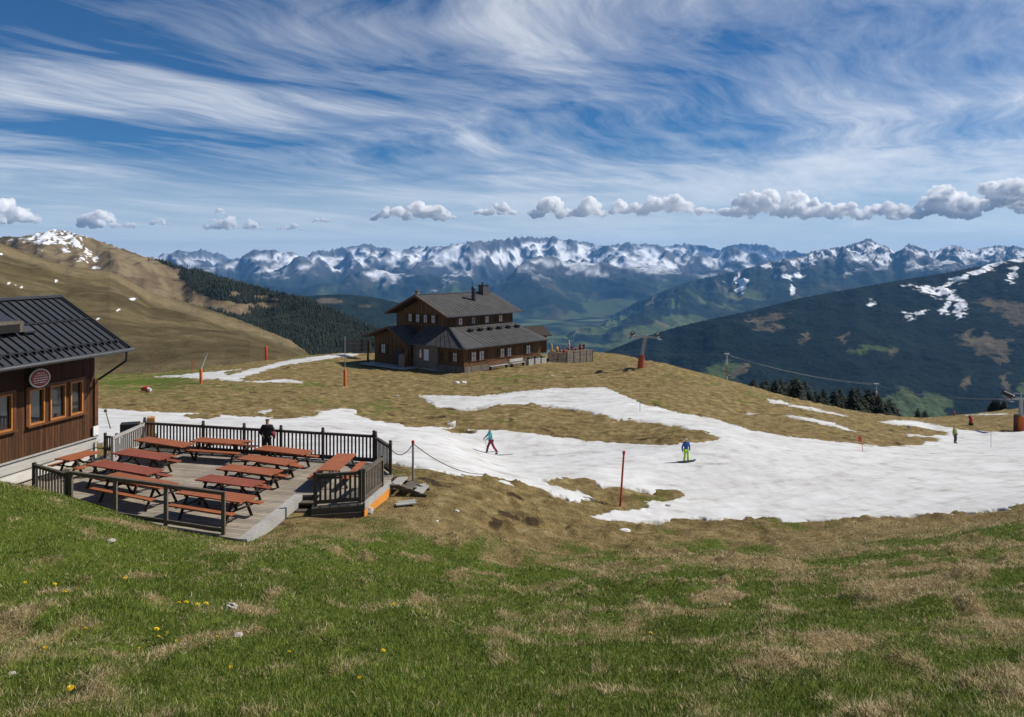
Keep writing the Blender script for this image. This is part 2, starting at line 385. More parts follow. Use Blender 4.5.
# --- snow
def snow_mat():
    m,t,b=nt('spring_snow')
    oc=coord(t,'Object'); st=coord(t,'Object',(.40,.62,1))
    n1=noise(t,1.2,6,.7,st); n2=noise(t,9,4,.6,oc); n3=noise(t,.22,3,.5,oc)
    c=ramp(t,n1,[(.3,(.36,.335,.30)),(.42,(.56,.555,.54)),(.62,(.65,.655,.655))])
    c=mix(t,.5,c,ramp(t,n2,[(.3,(.86,.85,.84)),(.6,(1,1,1))]),'MULTIPLY')
    c=mix(t,.6,c,ramp(t,n3,[(.35,(.84,.83,.81)),(.6,(1,1,1))]),'MULTIPLY')
    sp=ramp(t,noise(t,2.0,3,.75,coord(t,'Object',(.55,.7,1))),[(.70,(0,0,0)),(.76,(1,1,1))])
    c=mix(t,math_(t,'MULTIPLY',sp,.55),c,(.16,.13,.1))
    rm=attr(t,'rim').outputs['Fac']; rn_=math_(t,'ADD',math_(t,'MULTIPLY',rm,.75),math_(t,'MULTIPLY_ADD',noise(t,3.2,5,.7,coord(t,'Object',(1,.5,1))),1.1,-.55))
    c=mix(t,ramp(t,rn_,[(.42,(0,0,0)),(.85,(.8,.8,.8))]),c,(.27,.225,.17))
    # ski tracks: long shallow grooves running down the piste
    wv_=t.nodes.new('ShaderNodeTexWave'); wv_.inputs['Scale'].default_value=1.1; wv_.inputs['Distortion'].default_value=9; wv_.inputs['Detail'].default_value=3; wv_.inputs['Detail Scale'].default_value=.35
    t.links.new(coord(t,'Object',(.10,1.0,.1),(0,0,R(4))),wv_.inputs['Vector'])
    tk=ramp(t,wv_.outputs['Fac'],[(.0,(.80,.79,.78)),(.13,(1,1,1))]); c=mix(t,.55,c,tk,'MULTIPLY')
    t.links.new(c,b.inputs['Base Color']); b.inputs['Roughness'].default_value=.8; b.inputs['Specular IOR Level'].default_value=.25
    bump(t,b,math_(t,'ADD',n1,math_(t,'MULTIPLY',n2,.35)),  .45,.04)
    return m
Bs=np.linspace(math.log(31+KA),math.log(132+KA),780); Us=np.linspace(-.95,.95,1900)
us,bs=np.meshgrid(Us,Bs); SY=np.exp(bs)-KA; SX=us*(SY+KA); S0=H0(SX,SY)
inb=(np.abs(pix(SX,SY,S0)[0]-512)<820)
sd=snow_sd(SX,SY,S0)
SZ=S0+lumps(SX,SY)*.6*sstep(6,0,sd)+np.maximum(lumps(SX,SY),0)*.0+sstep(-1.5,5,sd)*.16-.1+fbm(SX/2.5,SY/1.2,3,131)*.03+np.where(sd>2,fbm(SX*1.4,SY*.6,2,133)*.02,0)
snow=grid_mesh('snow_piste',SX,SY,SZ,snow_mat(),{'rim':sstep(9,.5,sd)},keep=(sd>-2.0)&inb); tag(snow,kind='structure')
# ---------------------------------------------------------------- far hills, mountains, valley
def tint_mat(name, bumpd=0.0, sc=.02, rough=.95, var=(.8,1.2)):
    m,t,b=nt(name)
    c=attr(t,'tint').outputs['Color']; n=noise(t,sc,6,.7,coord(t,'Object'))
    c=mix(t,1.0,c,ramp(t,n,[(.3,(var[0],)*3),(.7,(var[1],)*3)]),'MULTIPLY')
    t.links.new(c,b.inputs['Base Color']); b.inputs['Roughness'].default_value=rough; b.inputs['Specular IOR Level'].default_value=.05
    if bumpd: bump(t,b,n,1.0,bumpd)
    return m
def lerp(pl,x): a=np.array(pl); return np.interp(x,a[:,0],a[:,1])
def ridge(crest,dist,px0,px1,nc,nr,foot,zfoot,pw,noise_fn,corr=12,back=.25,nb=14):
    px=np.linspace(px0,px1,nc); u=(px-CX)/F
    row=lerp(crest,px); D=lerp(dist,px); zc=(HZ-row)/F*D
    t=np.concatenate([np.linspace(0,1,nr),1+np.linspace(0,1,nb+1)[1:]*back])
    T,Dm=np.meshgrid(t,D,indexing='ij'); Um=np.broadcast_to(u,T.shape); Zc=np.broadcast_to(zc,T.shape)
    Yf=foot*Dm; Y=Yf+(Dm-Yf)*T; X=Um*Y
    zf=lerp(zfoot,px) if isinstance(zfoot,list) else zfoot
    g=np.where(T<=1,np.abs(T)**pw,1-(T-1)*1.4)
    Z=zf+(Zc-zf)*g
    Z=Z+noise_fn(X,Y,T)
    # keep the skyline where it was surveyed
    ang=(Z/Y).max(0); tgt=zc/D; e=tgt-ang
    k=np.ones(corr)/corr; e=np.convolve(np.pad(e,(corr,corr),'edge'),k,'same')[corr:-corr]
    Z=Z+e[None]*Y*sstep(.35,.9,T)
    return X,Y,Z,T,px
def normz(X,Y,Z):
    def d(A,ax): return np.gradient(A,axis=ax)
    ax_,ay,az=d(X,1),d(Y,1),d(Z,1); bx,by,bz=d(X,0),d(Y,0),d(Z,0)
    nx=ay*bz-az*by; ny=az*bx-ax_*bz; nz=ax_*by-ay*bx
    l=np.sqrt(nx*nx+ny*ny+nz*nz)+1e-9; s=np.sign(nz)
    return nx/l*s,ny/l*s,nz/l*s
def blur(A,r,c):
    k=np.ones(r)/r; A=np.apply_along_axis(lambda v:np.convolve(np.pad(v,r,'edge'),k,'same')[r:-r],0,A)
    k=np.ones(c)/c; return np.apply_along_axis(lambda v:np.convolve(np.pad(v,c,'edge'),k,'same')[c:-c],1,A)
def col(*c): return np.array(c)
def mx(a,b,f): return a*(1-f[...,None])+b*f[...,None]
FOREST=col(.011,.018,.014); FOREST2=col(.021,.031,.021); MEAD=col(.085,.115,.045); BROWN=col(.16,.125,.075); ROCK=col(.115,.11,.105); SNOWC=col(.83,.85,.88)

# the far snowy range
def n_far(X,Y,T):
    t=np.clip(T,0,1); env=t**.75*(1.25-.55*t)
    sp=ridged(X/4200+.25*fbm(X/5000,Y/5000,2,5),Y/6000+.25*fbm(X/3000,Y/5000,2,9),6,201,.5)-.5
    return sp*2300*env+fbm(X/600,Y/600,4,211)*110*np.clip(t*2,0,1)+(ridged(X/1700,Y/2600,4,221,.45)-.5)*420*sstep(.30,.9,t)
cr=[(-250,250),(100,252),(150,257),(165,252),(200,249),(232,256),(262,251),(300,252),(340,247),(365,244),(400,249),(425,243),(450,245),(470,238),(490,241),(520,237),(550,235),(575,240),(600,244),(640,242),(660,246),(700,243),(720,247),(750,242),(780,249),(820,252),(900,256),(1280,256)]
_x=np.arange(-160,1190,3.0); cr=[(float(q),float(np.interp(q,[a for a,b in cr],[b for a,b in cr])+2.2-5.5*(ridged(q/26,.3,3,971)-.35))) for q in _x]
X,Y,Z,T,px=ridge(cr,[(-250,27000),(400,26500),(560,25500),(700,29000),(1280,31000)],-150,1180,1150,210,.54,-1000,1.15,n_far,5)
nx,ny,nz=normz(X,Y,Z)
r_,c_=pix(X,Y,Z)
nn=fbm(X/1300,Y/1300,4,231); n4=fbm(X/350,Y/350,3,233)
sn=sstep(-260,60,Z+nn*620+(nz-.80)*500+130*n4)*sstep(.57,.69,nz+n4*.12+.16*nx)
sn=sn*(1-.92*sstep(30,130,Z-blur(Z,15,25)+80*n4+40*nx))
c=mx(np.broadcast_to(FOREST,X.shape+(3,)),np.broadcast_to(FOREST2,X.shape+(3,)),sstep(-.3,.3,nn))
c=mx(c,np.broadcast_to(MEAD*.75,X.shape+(3,)),sstep(.2,.36,fbm(X/900,Y/1500,4,241)+.25*sstep(-600,-950,Z))*.8*sstep(-350,-600,Z))
c=mx(c,np.broadcast_to(BROWN*.8,X.shape+(3,)),sstep(.22,.4,fbm(X/500,Y/1400,4,245))*sstep(-300,-450,Z-Z*0)*.4)
c=mx(c,np.broadcast_to(col(.058,.060,.068),X.shape+(3,)),sstep(-520,-200,Z+nn*250))
c=mx(c,np.broadcast_to(SNOWC,X.shape+(3,)),sn)
o=grid_mesh('snowy_mountain_range',X,Y,Z,tint_mat('alpine_range',0,.002,var=(.9,1.1)),{'tint':c}); tag(o,kind='structure')

# second range on the right, snow above, forest below
def n_mid(X,Y,T):
    env=np.clip(T,0,1)*(1.25-.6*np.clip(T,0,1))
    return (ridged(X/3000,Y/5200,6,301,.55)-.55)*800*env+fbm(X/420,Y/420,4,311)*80*np.clip(T*2,0,1)+(ridged(X/900,Y/1100,5,321,.6)-.5)*260*sstep(.40,.9,T)
cr=[(480,345),(560,333),(600,322),(640,300),(690,281),(740,270),(770,262),(800,256),(822,248),(840,247),(855,241),(868,238),(885,245),(895,251),(910,244),(930,251),(955,245),(975,250),(1000,244),(1024,247),(1080,240),(1200,235)]
_x=np.arange(480,1205,3.0); cr=[(float(q),float(np.interp(q,[a for a,b in cr],[b for a,b in cr])+(1.4-3.6*(ridged(q/22,.7,3,981)-.35))*(q>760))) for q in _x]
X,Y,Z,T,px=ridge(cr,[(480,11500),(700,14500),(870,17500),(1200,18500)],490,1200,900,220,.60,-1000,1.05,n_mid,5)
nx,ny,nz=normz(X,Y,Z)
nn=fbm(X/800,Y/800,4,331); n4=fbm(X/220,Y/220,3,333)
sn=sstep(-120,90,Z+nn*340+(nz-.85)*300+110*n4)*sstep(.60,.72,nz+n4*.12+.16*nx)
sn=sn*(1-.92*sstep(15,70,Z-blur(Z,15,25)+50*n4+25*nx))
qx,qy=pix(X,Y,Z)
for x0,y0,rx,ry in ((742,283,5,9),(790,276,12,3),(792,288,3,6),(740,281,12,3),(768,266,6,2)):
    sn=np.maximum(sn,sstep(.9,.6,np.hypot((qx-x0)/rx,(qy-y0)/ry)+n4*1.6+nn*.5))
c=mx(np.broadcast_to(FOREST,X.shape+(3,)),np.broadcast_to(FOREST2,X.shape+(3,)),sstep(-.3,.3,nn))
c=mx(c,np.broadcast_to(MEAD,X.shape+(3,)),sstep(.16,.3,fbm(X/800,Y/1300,4,341)+.25*sstep(-700,-950,Z))*sstep(-350,-550,Z)*.9)
c=mx(c,np.broadcast_to(BROWN,X.shape+(3,)),sstep(.26,.4,fbm(X/420,Y/1000,4,345))*.5*sstep(-100,-250,Z))
c=mx(c,np.broadcast_to(col(.060,.060,.064),X.shape+(3,)),sstep(-240,-20,Z+nn*200))
c=mx(c,np.broadcast_to(SNOWC,X.shape+(3,)),sn)
o=grid_mesh('snow_capped_mountain',X,Y,Z,tint_mat('alpine_mountain',0,.004,var=(.9,1.1)),{'tint':c}); tag(o,kind='structure')

# the wooded mountain across the valley on the right
def n_wood(X,Y,T):
    env=np.clip(T,0,1)*(1.2-.6*np.clip(T,0,1))
    return (ridged(X/1500,Y/2100,5,401,.5)-.5)*190*env+fbm(X/160,Y/160,4,411)*22*np.clip(T*3,0,1)+fbm(X/25,Y/25,2,415)*5
cr=[(430,420),(520,385),(570,368),(600,354),(640,338),(680,326),(720,317),(750,311),(800,298),(850,289),(900,280),(950,272),(1000,262),(1024,257),(1100,240),(1250,225)]
X,Y,Z,T,px=ridge(cr,[(430,4200),(700,5000),(1024,5600),(1250,5800)],440,1230,1100,420,.50,-800,1.0,n_wood,9)
nx,ny,nz=normz(X,Y,Z); qx,qy=pix(X,Y,Z)
nn=fbm(X/260,Y/260,4,431); n4=fbm(X/60,Y/60,3,433); n5=fbm(X/14,Y/14,2,435)
ex=qx+15*fbm(X/110,Y/110,5,441,.6); ey=qy+8*fbm(X/120,Y/120,5,443,.6)
def patch(polys): 
    s=np.full(X.shape,-1e3)
    for pl in polys: s=np.maximum(s,poly_sd(ex,ey,pl))
    return sstep(-1.5,1.5,s+n4*3.5)
c=mx(np.broadcast_to(FOREST*np.array([.45,.6,.75]),X.shape+(3,)),np.broadcast_to(FOREST2*np.array([.42,.55,.68]),X.shape+(3,)),sstep(-.2,.6,nn))  # forest tint darkened here in place of a cloud shadow
c=c*(1+n5[...,None]*.55)
br=patch([[(748,317),(775,316),(792,312),(782,321),(755,324)],[(748,328),(770,325),(790,329),(768,331)],[(960,342),(985,335),(1010,340),(1008,355),(1004,367),(992,356),(972,349)],[(957,340),(966,333),(974,327),(972,338)],[(975,300),(1000,300),(1040,305),(1040,328),(1012,328),(998,312)],[(961,378),(972,372),(970,382),(962,392)],[(842,336),(848,333),(846,343),(842,346)],[(726,376),(745,362),(750,366),(735,378)],[(885,345),(897,349),(892,356),(886,352)],[(900,395),(912,390),(915,397),(903,402)],[(1010,395),(1000,380),(1004,372),(1012,384)],[(796,340),(808,333),(808,337),(799,344)]])
c=mx(c,np.broadcast_to(BROWN*1.0,X.shape+(3,)),br*.6*(.7+.6*np.clip(nn+.5,0,1)))
gr=patch([[(843,350),(862,345),(880,346),(890,350),(878,352),(850,353)],[(880,402),(890,392),(908,387),(915,396),(935,394),(950,398),(953,405),(945,414),(930,425),(890,425),(870,412)],[(725,398),(745,390),(770,388),(800,392),(790,402),(760,408),(735,410)],[(690,378),(712,366),(728,359),(738,367),(730,378),(712,384)],[(1018,388),(1030,380),(1040,396),(1020,400)],[(715,384),(736,380),(742,388),(728,394)]])
c=mx(c,np.broadcast_to(MEAD*1.0,X.shape+(3,)),gr*.75*(.75+.5*np.clip(nn+.5,0,1)))
sp=patch([[(1030,258),(1005,262),(985,271),(960,281),(946,288),(958,295),(966,305),(962,318),(953,316),(956,303),(945,296),(930,291),(938,287),(965,275),(990,263),(1010,256)],[(905,285),(930,288),(948,285),(948,292),(925,294)],[(940,310),(946,300),(950,302),(944,314)],[(903,318),(911,313),(912,317),(905,321)],[(912,313),(925,310),(925,313),(915,316)],[(1008,270),(1018,266),(1014,280),(1010,282)],[(866,303),(873,301),(872,306),(868,306)]])
sn=np.maximum(sp*sstep(-.25,.05,n4+.1),sstep(.25,.5,fbm(X/90,Y/90,4,451)+.4*sstep(1000,1060,qx)-.25)*sstep(300,266,qy)*sstep(900,960,qx))
c=mx(c,np.broadcast_to(SNOWC,X.shape+(3,)),np.clip(sn,0,1))
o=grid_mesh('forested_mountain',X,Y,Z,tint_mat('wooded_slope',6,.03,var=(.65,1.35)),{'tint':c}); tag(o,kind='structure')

# wooded foothills left of the lodge
def n_foot(X,Y,T):
    return (ridged(X/1400,Y/1700,5,501,.5)-.5)*150*np.clip(T,0,1)+fbm(X/120,Y/120,3,511)*14
cr=[(60,330),(200,312),(260,303),(298,296.5),(320,295),(341,294),(373,297),(400,303),(440,318),(500,340),(560,362),(640,392)]
X,Y,Z,T,px=ridge(cr,[(60,5600),(640,5000)],60,640,560,200,.55,-900,1.0,n_foot,9)
nn=fbm(X/300,Y/300,4,531); n5=fbm(X/18,Y/18,2,535); qx,qy=pix(X,Y,Z)
c=mx(np.broadcast_to(FOREST,X.shape+(3,)),np.broadcast_to(FOREST2,X.shape+(3,)),sstep(-.2,.6,nn))*(1+n5[...,None]*.5)
c=mx(c,np.broadcast_to(BROWN,X.shape+(3,)),np.clip(sstep(1.2,.7,np.hypot((qx-330)/14,(qy-301)/3)+nn)*.8+sstep(1.2,.7,np.hypot((qx-365)/8,(qy-306)/2)+nn)*.5,0,1))
o=grid_mesh('wooded_foothill',X,Y,Z,tint_mat('foothill_woods',4,.03,var=(.65,1.35)),{'tint':c}); tag(o,kind='structure')

# back hill on the left, snow flecked top, forest on its right flank
def n_hill(X,Y,T):
    return (ridged(X/420,Y/620,5,601,.55)-.5)*85*np.clip(T,0,1)+fbm(X/60,Y/60,4,611)*5
cr=[(-420,205),(-200,222),(-60,233),(0,237),(25,236),(40,232.5),(52,230),(60,230),(75,233),(90,238),(115,246),(140,255),(165,262),(180,267),(201,272),(234,282),(266,290),(298,297),(340,314),(380,330),(420,347),(470,370)]
X2,Y2,Z2,T2,px2=ridge(cr,[(-420,2300),(0,2100),(180,1900),(300,1700),(470,1400)],-420,470,760,330,.52,[(-420,-180),(100,-230),(300,-260),(470,-280)],.95,n_hill,9)
qx,qy=pix(X2,Y2,Z2); nn=fbm(X2/140,Y2/140,4,631); n4=fbm(X2/35,Y2/35,3,633); n5=fbm(X2/9,Y2/9,2,635)
FB=[(150,262),(180,268),(178,274),(186,282),(193,289),(205,295),(223,299.5),(240,305),(252,312),(240,316),(222,311),(206,307),(215,316),(250,330),(298,346),(320,380),(520,420),(520,300),(298,290),(200,262)]
fmask=poly_sd(qx+7*nn,qy+4*nn+3*n4,FB)
fm=sstep(-2,2,fmask)
clr=np.zeros(X2.shape)
for x0,y0,rx,ry in ((268,305,13,4),(273,299,8,2),(234,294,6,2.5),(262,297,9,2),(245,306,10,3)):
    clr=np.maximum(clr,sstep(1.15,.75,np.hypot((qx-x0)/rx,(qy-y0)/ry)+n4*.8))
c=mx(np.broadcast_to(col(.135,.098,.062),X2.shape+(3,)),np.broadcast_to(col(.20,.158,.092),X2.shape+(3,)),sstep(-.3,.5,nn+n4*.6+.25*fbm(X2/300,Y2/60,3,639)))
c=mx(c,np.broadcast_to(FOREST*1.1,X2.shape+(3,)),fm*(1-clr*.9))
SP=[(47,233,13,3.5),(42,238,8,2.5),(30,239,5,2),(74,240,7,4.5),(78,244,3,3),(88,254,3,3),(84,260,4,2),(50,243,6,1.5),(20,238,3,1.2),(62,243,3,1.5),(97,268,2.5,1.6),(98,273,2.5,1.6),(65,250,3,1.5),(40,250,2,1),(12,241,3,1.2),(95,258,2,2),(58,238,5,2)]
sn=np.zeros(X2.shape)
for x0,y0,rx,ry in SP: sn=np.maximum(sn,sstep(1.0,.8,np.hypot((qx-x0)/rx,(qy-y0)/ry)+n4*2.2+2.6*n5+nn*1.0))
c=mx(c,np.broadcast_to(SNOWC,X2.shape+(3,)),sn)
o=grid_mesh('brown_hill',X2,Y2,Z2,tint_mat('hill_pasture',2.5,.05,var=(.75,1.25)),{'tint':c}); tag(o,kind='structure')
HILL2=(X2,Y2,Z2,fm*(1-clr),qx,qy)

# nearer pasture slope on the left
def n_slope(X,Y,T):
    return (ridged(X/140+.3*fbm(X/200,Y/200,2,7),Y/260,5,701,.55)-.5)*24*np.clip(T,0,1)*(1.3-np.clip(T,0,1))+fbm(X/22,Y/22,4,711)*1.6
cr=[(-420,212),(-200,228),(-80,236),(0,243),(30,254),(66,266),(110,271.5),(130,281),(150,293),(200,306),(240,320),(270,332),(290,340),(303,349),(330,372),(380,410)]
X,Y,Z,T,px=ridge(cr,[(-420,780),(0,760),(150,700),(300,560),(380,500)],-420,380,640,330,.27,[(-420,-20),(0,-26),(100,-28),(250,-24),(380,-30)],1.0,n_slope,9)
qx,qy=pix(X,Y,Z); nn=fbm(X/70,Y/70,4,731); n4=fbm(X/16,Y/16,4,733); st=fbm(X/120,Y/26,4,737)
c=mx(np.broadcast_to(col(.080,.062,.031),X.shape+(3,)),np.broadcast_to(col(.135,.107,.056),X.shape+(3,)),sstep(-.35,.45,nn+.7*st+.4*n4))
c=mx(c,np.broadcast_to(col(.24,.19,.11),X.shape+(3,)),sstep(7,1,np.abs(qy-np.interp(qx,[0,66,110,150,290],[249,270,274,296,343])))*.55)
sn=np.zeros(X.shape)
for x0,y0,rx,ry in ((9,283,2.6,1.6),(22,287,2.2,1.6),(133,299,4.5,1.5),(118,310,2.8,1.0),(98,319,2.0,1.2),(56,281,1.6,2),(1,254,2,1.2),(16,285,1.2,.8)): sn=np.maximum(sn,sstep(1.05,.9,np.hypot((qx-x0)/rx,((qy-y0)+(qx-x0)*.25)/ry)*1.25+n4*1.0))
tr=np.zeros(X.shape)
for pl in ([(40,330),(110,326),(200,330),(260,333)],[(60,345),(130,334),(165,330)],[(106,285),(110,318),(118,335)]):
    tr=np.maximum(tr,sstep(1.6,.4,np.abs(qy-np.interp(qx,[a for a,b in pl],[b for a,b in pl])) + 9*((qx<min(a for a,b in pl))|(qx>max(a for a,b in pl)))))
c=mx(c,np.broadcast_to(col(.07,.055,.03),X.shape+(3,)),tr*.5)
c=mx(c,np.broadcast_to(SNOWC,X.shape+(3,)),sn)
o=grid_mesh('pasture_slope',X,Y,Z,tint_mat('slope_pasture',1.5,.12,var=(.75,1.25)),{'tint':c}); tag(o,kind='structure')
SLOPE=(X,Y,Z)

# valley floor to the horizon
vx=np.linspace(-42000,42000,300); vy=np.concatenate([np.linspace(2400,18000,220),np.linspace(18500,44000,30)])
X,Y=np.meshgrid(vx,vy); nn=fbm(X/1400,Y/1400,4,801); Z=-1010+nn*40
f=fbm(X/520,Y/900,3,811)
c=mx(np.broadcast_to(MEAD*1.1,X.shape+(3,)),np.broadcast_to(FOREST,X.shape+(3,)),sstep(-.22,.05,f+.5*fbm(X/240,Y/400,3,817)))
o=grid_mesh('valley_floor',X,Y,Z,tint_mat('valley_fields',0,.004,var=(.75,1.25)),{'tint':c}); tag(o,kind='structure')

# far-off conifer wood on the back hill: one mass
def wood_mass(name, xs, ys, zs, hs, mat):
    n=len(xs); k=6
    ang=np.arange(k)*2*math.pi/k
    V=np.zeros((n,2*k+1,3)); rot=RNG.random(n)*6
    for j in range(k):
        V[:,j,0]=xs+np.cos(ang[j]+rot)*hs*.2; V[:,j,1]=ys+np.sin(ang[j]+rot)*hs*.2; V[:,j,2]=zs+hs*.05
        V[:,k+j,0]=xs+np.cos(ang[j]+rot)*hs*.13; V[:,k+j,1]=ys+np.sin(ang[j]+rot)*hs*.13; V[:,k+j,2]=zs+hs*(.45+.08*RNG.random(n))
    V[:,2*k,0]=xs;V[:,2*k,1]=ys;V[:,2*k,2]=zs+hs
    tr=[]
    for j in range(k):
        a,b=j,(j+1)%k
        tr+= [(a,b,k+b),(a,k+b,k+a),(k+a,k+b,2*k)]
    tr=np.array(tr); Fc=(tr[None]+(np.arange(n)*(2*k+1))[:,None,None]).reshape(-1,3)
    me=bpy.data.meshes.new(name); V=V.reshape(-1,3)
    me.vertices.add(len(V)); me.vertices.foreach_set('co',V.reshape(-1).astype(np.float32))
    me.loops.add(Fc.size); me.loops.foreach_set('vertex_index',Fc.reshape(-1).astype(np.int32))
    me.polygons.add(len(Fc)); me.polygons.foreach_set('loop_start',np.arange(0,Fc.size,3,dtype=np.int32)); me.polygons.foreach_set('loop_total',np.full(len(Fc),3,np.int32))
    me.update(calc_edges=True); me.materials.append(mat)
    o=bpy.data.objects.new(name,me); COL.objects.link(o); tag(o,kind='stuff'); return o
m_needle,t_,b_=nt('far_needles')
t_.links.new(ramp(t_,noise(t_,.06,4,.7,coord(t_,'Object')),[(.3,(.010,.015,.009)),(.7,(.024,.032,.016))]),b_.inputs['Base Color']); b_.inputs['Roughness'].default_value=1
hx,hy,hz,hf,qx,qy=HILL2
cand=np.where((hf.reshape(-1)>.5)&(qx.reshape(-1)>140)&(qx.reshape(-1)<430)&(T2.reshape(-1)>.15)&(T2.reshape(-1)<1.1))[0]
pk=RNG.choice(cand,min(15000,len(cand)),replace=False)
hs=5+5*RNG.random(len(pk))
ww=wood_mass('conifer_wood',hx.reshape(-1)[pk]+RNG.normal(0,3,len(pk)),hy.reshape(-1)[pk],hz.reshape(-1)[pk]-1,hs,m_needle)
tag(ww,'dark conifer forest covering the right flank of the brown hill','forest')
# ---------------------------------------------------------------- turf blades (uncountable)
DECK=[(-16.95,36.8),(-5.8,33.85),(-4.72,31.9),(-4.86,30.4),(-5.25,28.15),(-6.95,27.75),(-7.0,29.2),(-7.95,29.2),(-8.37,24.55),(-15.2,27.3),(-17.3,28.7),(-19.0,29.6),(-17.95,35.2)]
def blades(n, ymin, ymax, lmin, lmax, wk, name, label, drybias=0.0, only_dry=False, pxr=(-330,1360), flat=.5):
    px=RNG.uniform(*pxr,n); q=RNG.random(n)
    y=np.exp(np.log(ymin)+q*(np.log(ymax)-np.log(ymin))); x=(px-CX)/F*y
    h0=H0(x,y); d,e,fr=turf(x,y,h0)
    keep=(poly_sd(x,y,DECK)<-.12)&(poly_sd(x,y,[(-18,35.5),(-19.1,29.9),(-21,22),(-30,22),(-30,36)])<-.1)
    keep&=(snow_sd(x,y,h0)<-.5)&(e<.6+.4*RNG.random(n))
    tus=fbm(x/.9,y/1.1,3,31)
    if only_dry: keep&=(tus+.12*RNG.random(n)>.16)&(d>.35)
    x,y,h0,d,tus,fr=[a[keep] for a in (x,y,h0,d,tus,fr)]; n=len(x)
    z=h0+lumps(x,y)-.012
    r=RNG.random(n)
    isdry=(RNG.random(n)<np.clip(d*1.15+drybias+fbm(x/.35,y/.35,2,881)*.55,0.05,.98))
    L=(lmin+(lmax-lmin)*RNG.random(n)**1.6)*(1+.5*np.clip(tus,0,1))*np.where(fr>.5,.8,1)
    th=RNG.random(n)*2*np.pi; lean=np.where(isdry,.6+.9*RNG.random(n),.15+.75*RNG.random(n))
    dx=np.cos(th)*np.sin(lean)*L; dy=np.sin(th)*np.sin(lean)*L; dz=np.cos(lean)*L
    wd=np.maximum(.0028,wk*y)*(.6+.8*RNG.random(n))
    ph=RNG.random(n)*2*np.pi; wx=np.cos(ph)*wd; wy=np.sin(ph)*wd*.6
    V=np.zeros((n,5,3)); 
    V[:,0]=np.stack([x-wx,y-wy,z],1); V[:,1]=np.stack([x+wx,y+wy,z],1)
    mxp=np.stack([x+dx*.42,y+dy*.42,z+dz*.62],1); wv=np.stack([wx,wy,0*wx],1)*.75
    V[:,2]=mxp+wv; V[:,3]=mxp-wv; V[:,4]=np.stack([x+dx,y+dy,z+dz],1)
    g0=np.array([.085,.130,.014]); g1=np.array([.30,.37,.070]); s0=np.array([.34,.25,.12]); s1=np.array([.70,.58,.35])
    gc=g0+(g1-g0)*(r**1.3)[:,None]; gc[:,0]*=(.75+.6*RNG.random(n)); sc=s0+(s1-s0)*(r**1.2)[:,None]; sc=np.where((fr>.5)[:,None],sc*np.array([.62,.58,.5]),sc)
    gc=gc*(1+.42*fbm(x/1.1,y/1.3,3,891)+.25*fbm(x/4,y/4,2,893))[:,None]; sc=sc*(1+.35*fbm(x/.8,y/.9,3,895))[:,None]
    c=np.where(isdry[:,None],sc,gc); C=np.repeat(c[:,None],5,1)
    fa=np.array([0,1,2,3]); fb=np.array([3,2,4])
    base=(np.arange(n)*5)[:,None]
    loops=np.concatenate([base+fa,base+fb],1).reshape(-1)
    st=(np.arange(n)*7)[:,None]+np.array([0,4]); tot=np.tile([4,3],n)
    me=bpy.data.meshes.new(name); V=V.reshape(-1,3)
    me.vertices.add(len(V)); me.vertices.foreach_set('co',V.reshape(-1).astype(np.float32))
    me.loops.add(len(loops)); me.loops.foreach_set('vertex_index',loops.astype(np.int32))
    me.polygons.add(2*n); me.polygons.foreach_set('loop_start',st.reshape(-1).astype(np.int32)); me.polygons.foreach_set('loop_total',tot.astype(np.int32))
    me.update(calc_edges=True)
    at=me.attributes.new('tint','FLOAT_COLOR','POINT'); cc=np.concatenate([C.reshape(-1,3),np.ones((len(V),1))],1); at.data.foreach_set('color',cc.reshape(-1).astype(np.float32))
    me.materials.append(M_BLADE)
    o=bpy.data.objects.new(name,me); COL.objects.link(o); tag(o,label,'grass',kind='stuff'); return o
M_BLADE,t_,b_=nt('grass_blade')
t_.links.new(attr(t_,'tint').outputs['Color'],b_.inputs['Base Color']); b_.inputs['Roughness'].default_value=.7; b_.inputs['Specular IOR Level'].default_value=.2
blades(720000,6.6,40,.045,.115,.00031,'grass','short green and straw coloured alpine grass covering the foreground slope')
blades(220000,6.6,40,.07,.17,.00028,'dry_grass','long dry straw coloured grass on the tussocks',drybias=.55,only_dry=True)
# ---------------------------------------------------------------- terrace
ZD=-8.5
M_DECK,t_,b_=nt('weathered_decking')
v_=coord(t_,'Object',None,(0,0,R(14.3)))
br_=t_.nodes.new('ShaderNodeTexBrick'); br_.inputs['Scale'].default_value=1; br_.inputs['Brick Width'].default_value=4.0; br_.inputs['Row Height'].default_value=.15; br_.inputs['Mortar Size'].default_value=.010
br_.inputs['Color1'].default_value=(.27,.235,.185,1); br_.inputs['Color2'].default_value=(.42,.365,.285,1); br_.inputs['Mortar'].default_value=(.025,.022,.02,1)
t_.links.new(v_,br_.inputs['Vector'])
n_d=noise(t_,3,6,.65,coord(t_,'Object',(1,6,1),(0,0,R(14.3)))); n_e=noise(t_,.8,4,.6,coord(t_,'Object'))
c_=mix(t_,.7,br_.outputs['Color'],ramp(t_,n_d,[(.3,(.6,.6,.6)),(.7,(1.2,1.2,1.2))]),'MULTIPLY'); c_=mix(t_,.6,c_,ramp(t_,n_e,[(.35,(.65,.62,.58)),(.65,(1.15,1.15,1.15))]),'MULTIPLY')
t_.links.new(c_,b_.inputs['Base Color']); b_.inputs['Roughness'].default_value=.8; bump(t_,b_,br_.outputs['Fac'],.4,-.01)
M_GREY=wood('grey_weathered_wood',(.07,.056,.042),(.17,.142,.11),(2,2,8))
M_DARKW=wood('dark_weathered_wood',(.042,.034,.027),(.10,.083,.066),(2,2,8))
M_PALEW=wood('pale_silvery_wood',(.26,.25,.23),(.48,.465,.44),(2,8,8))
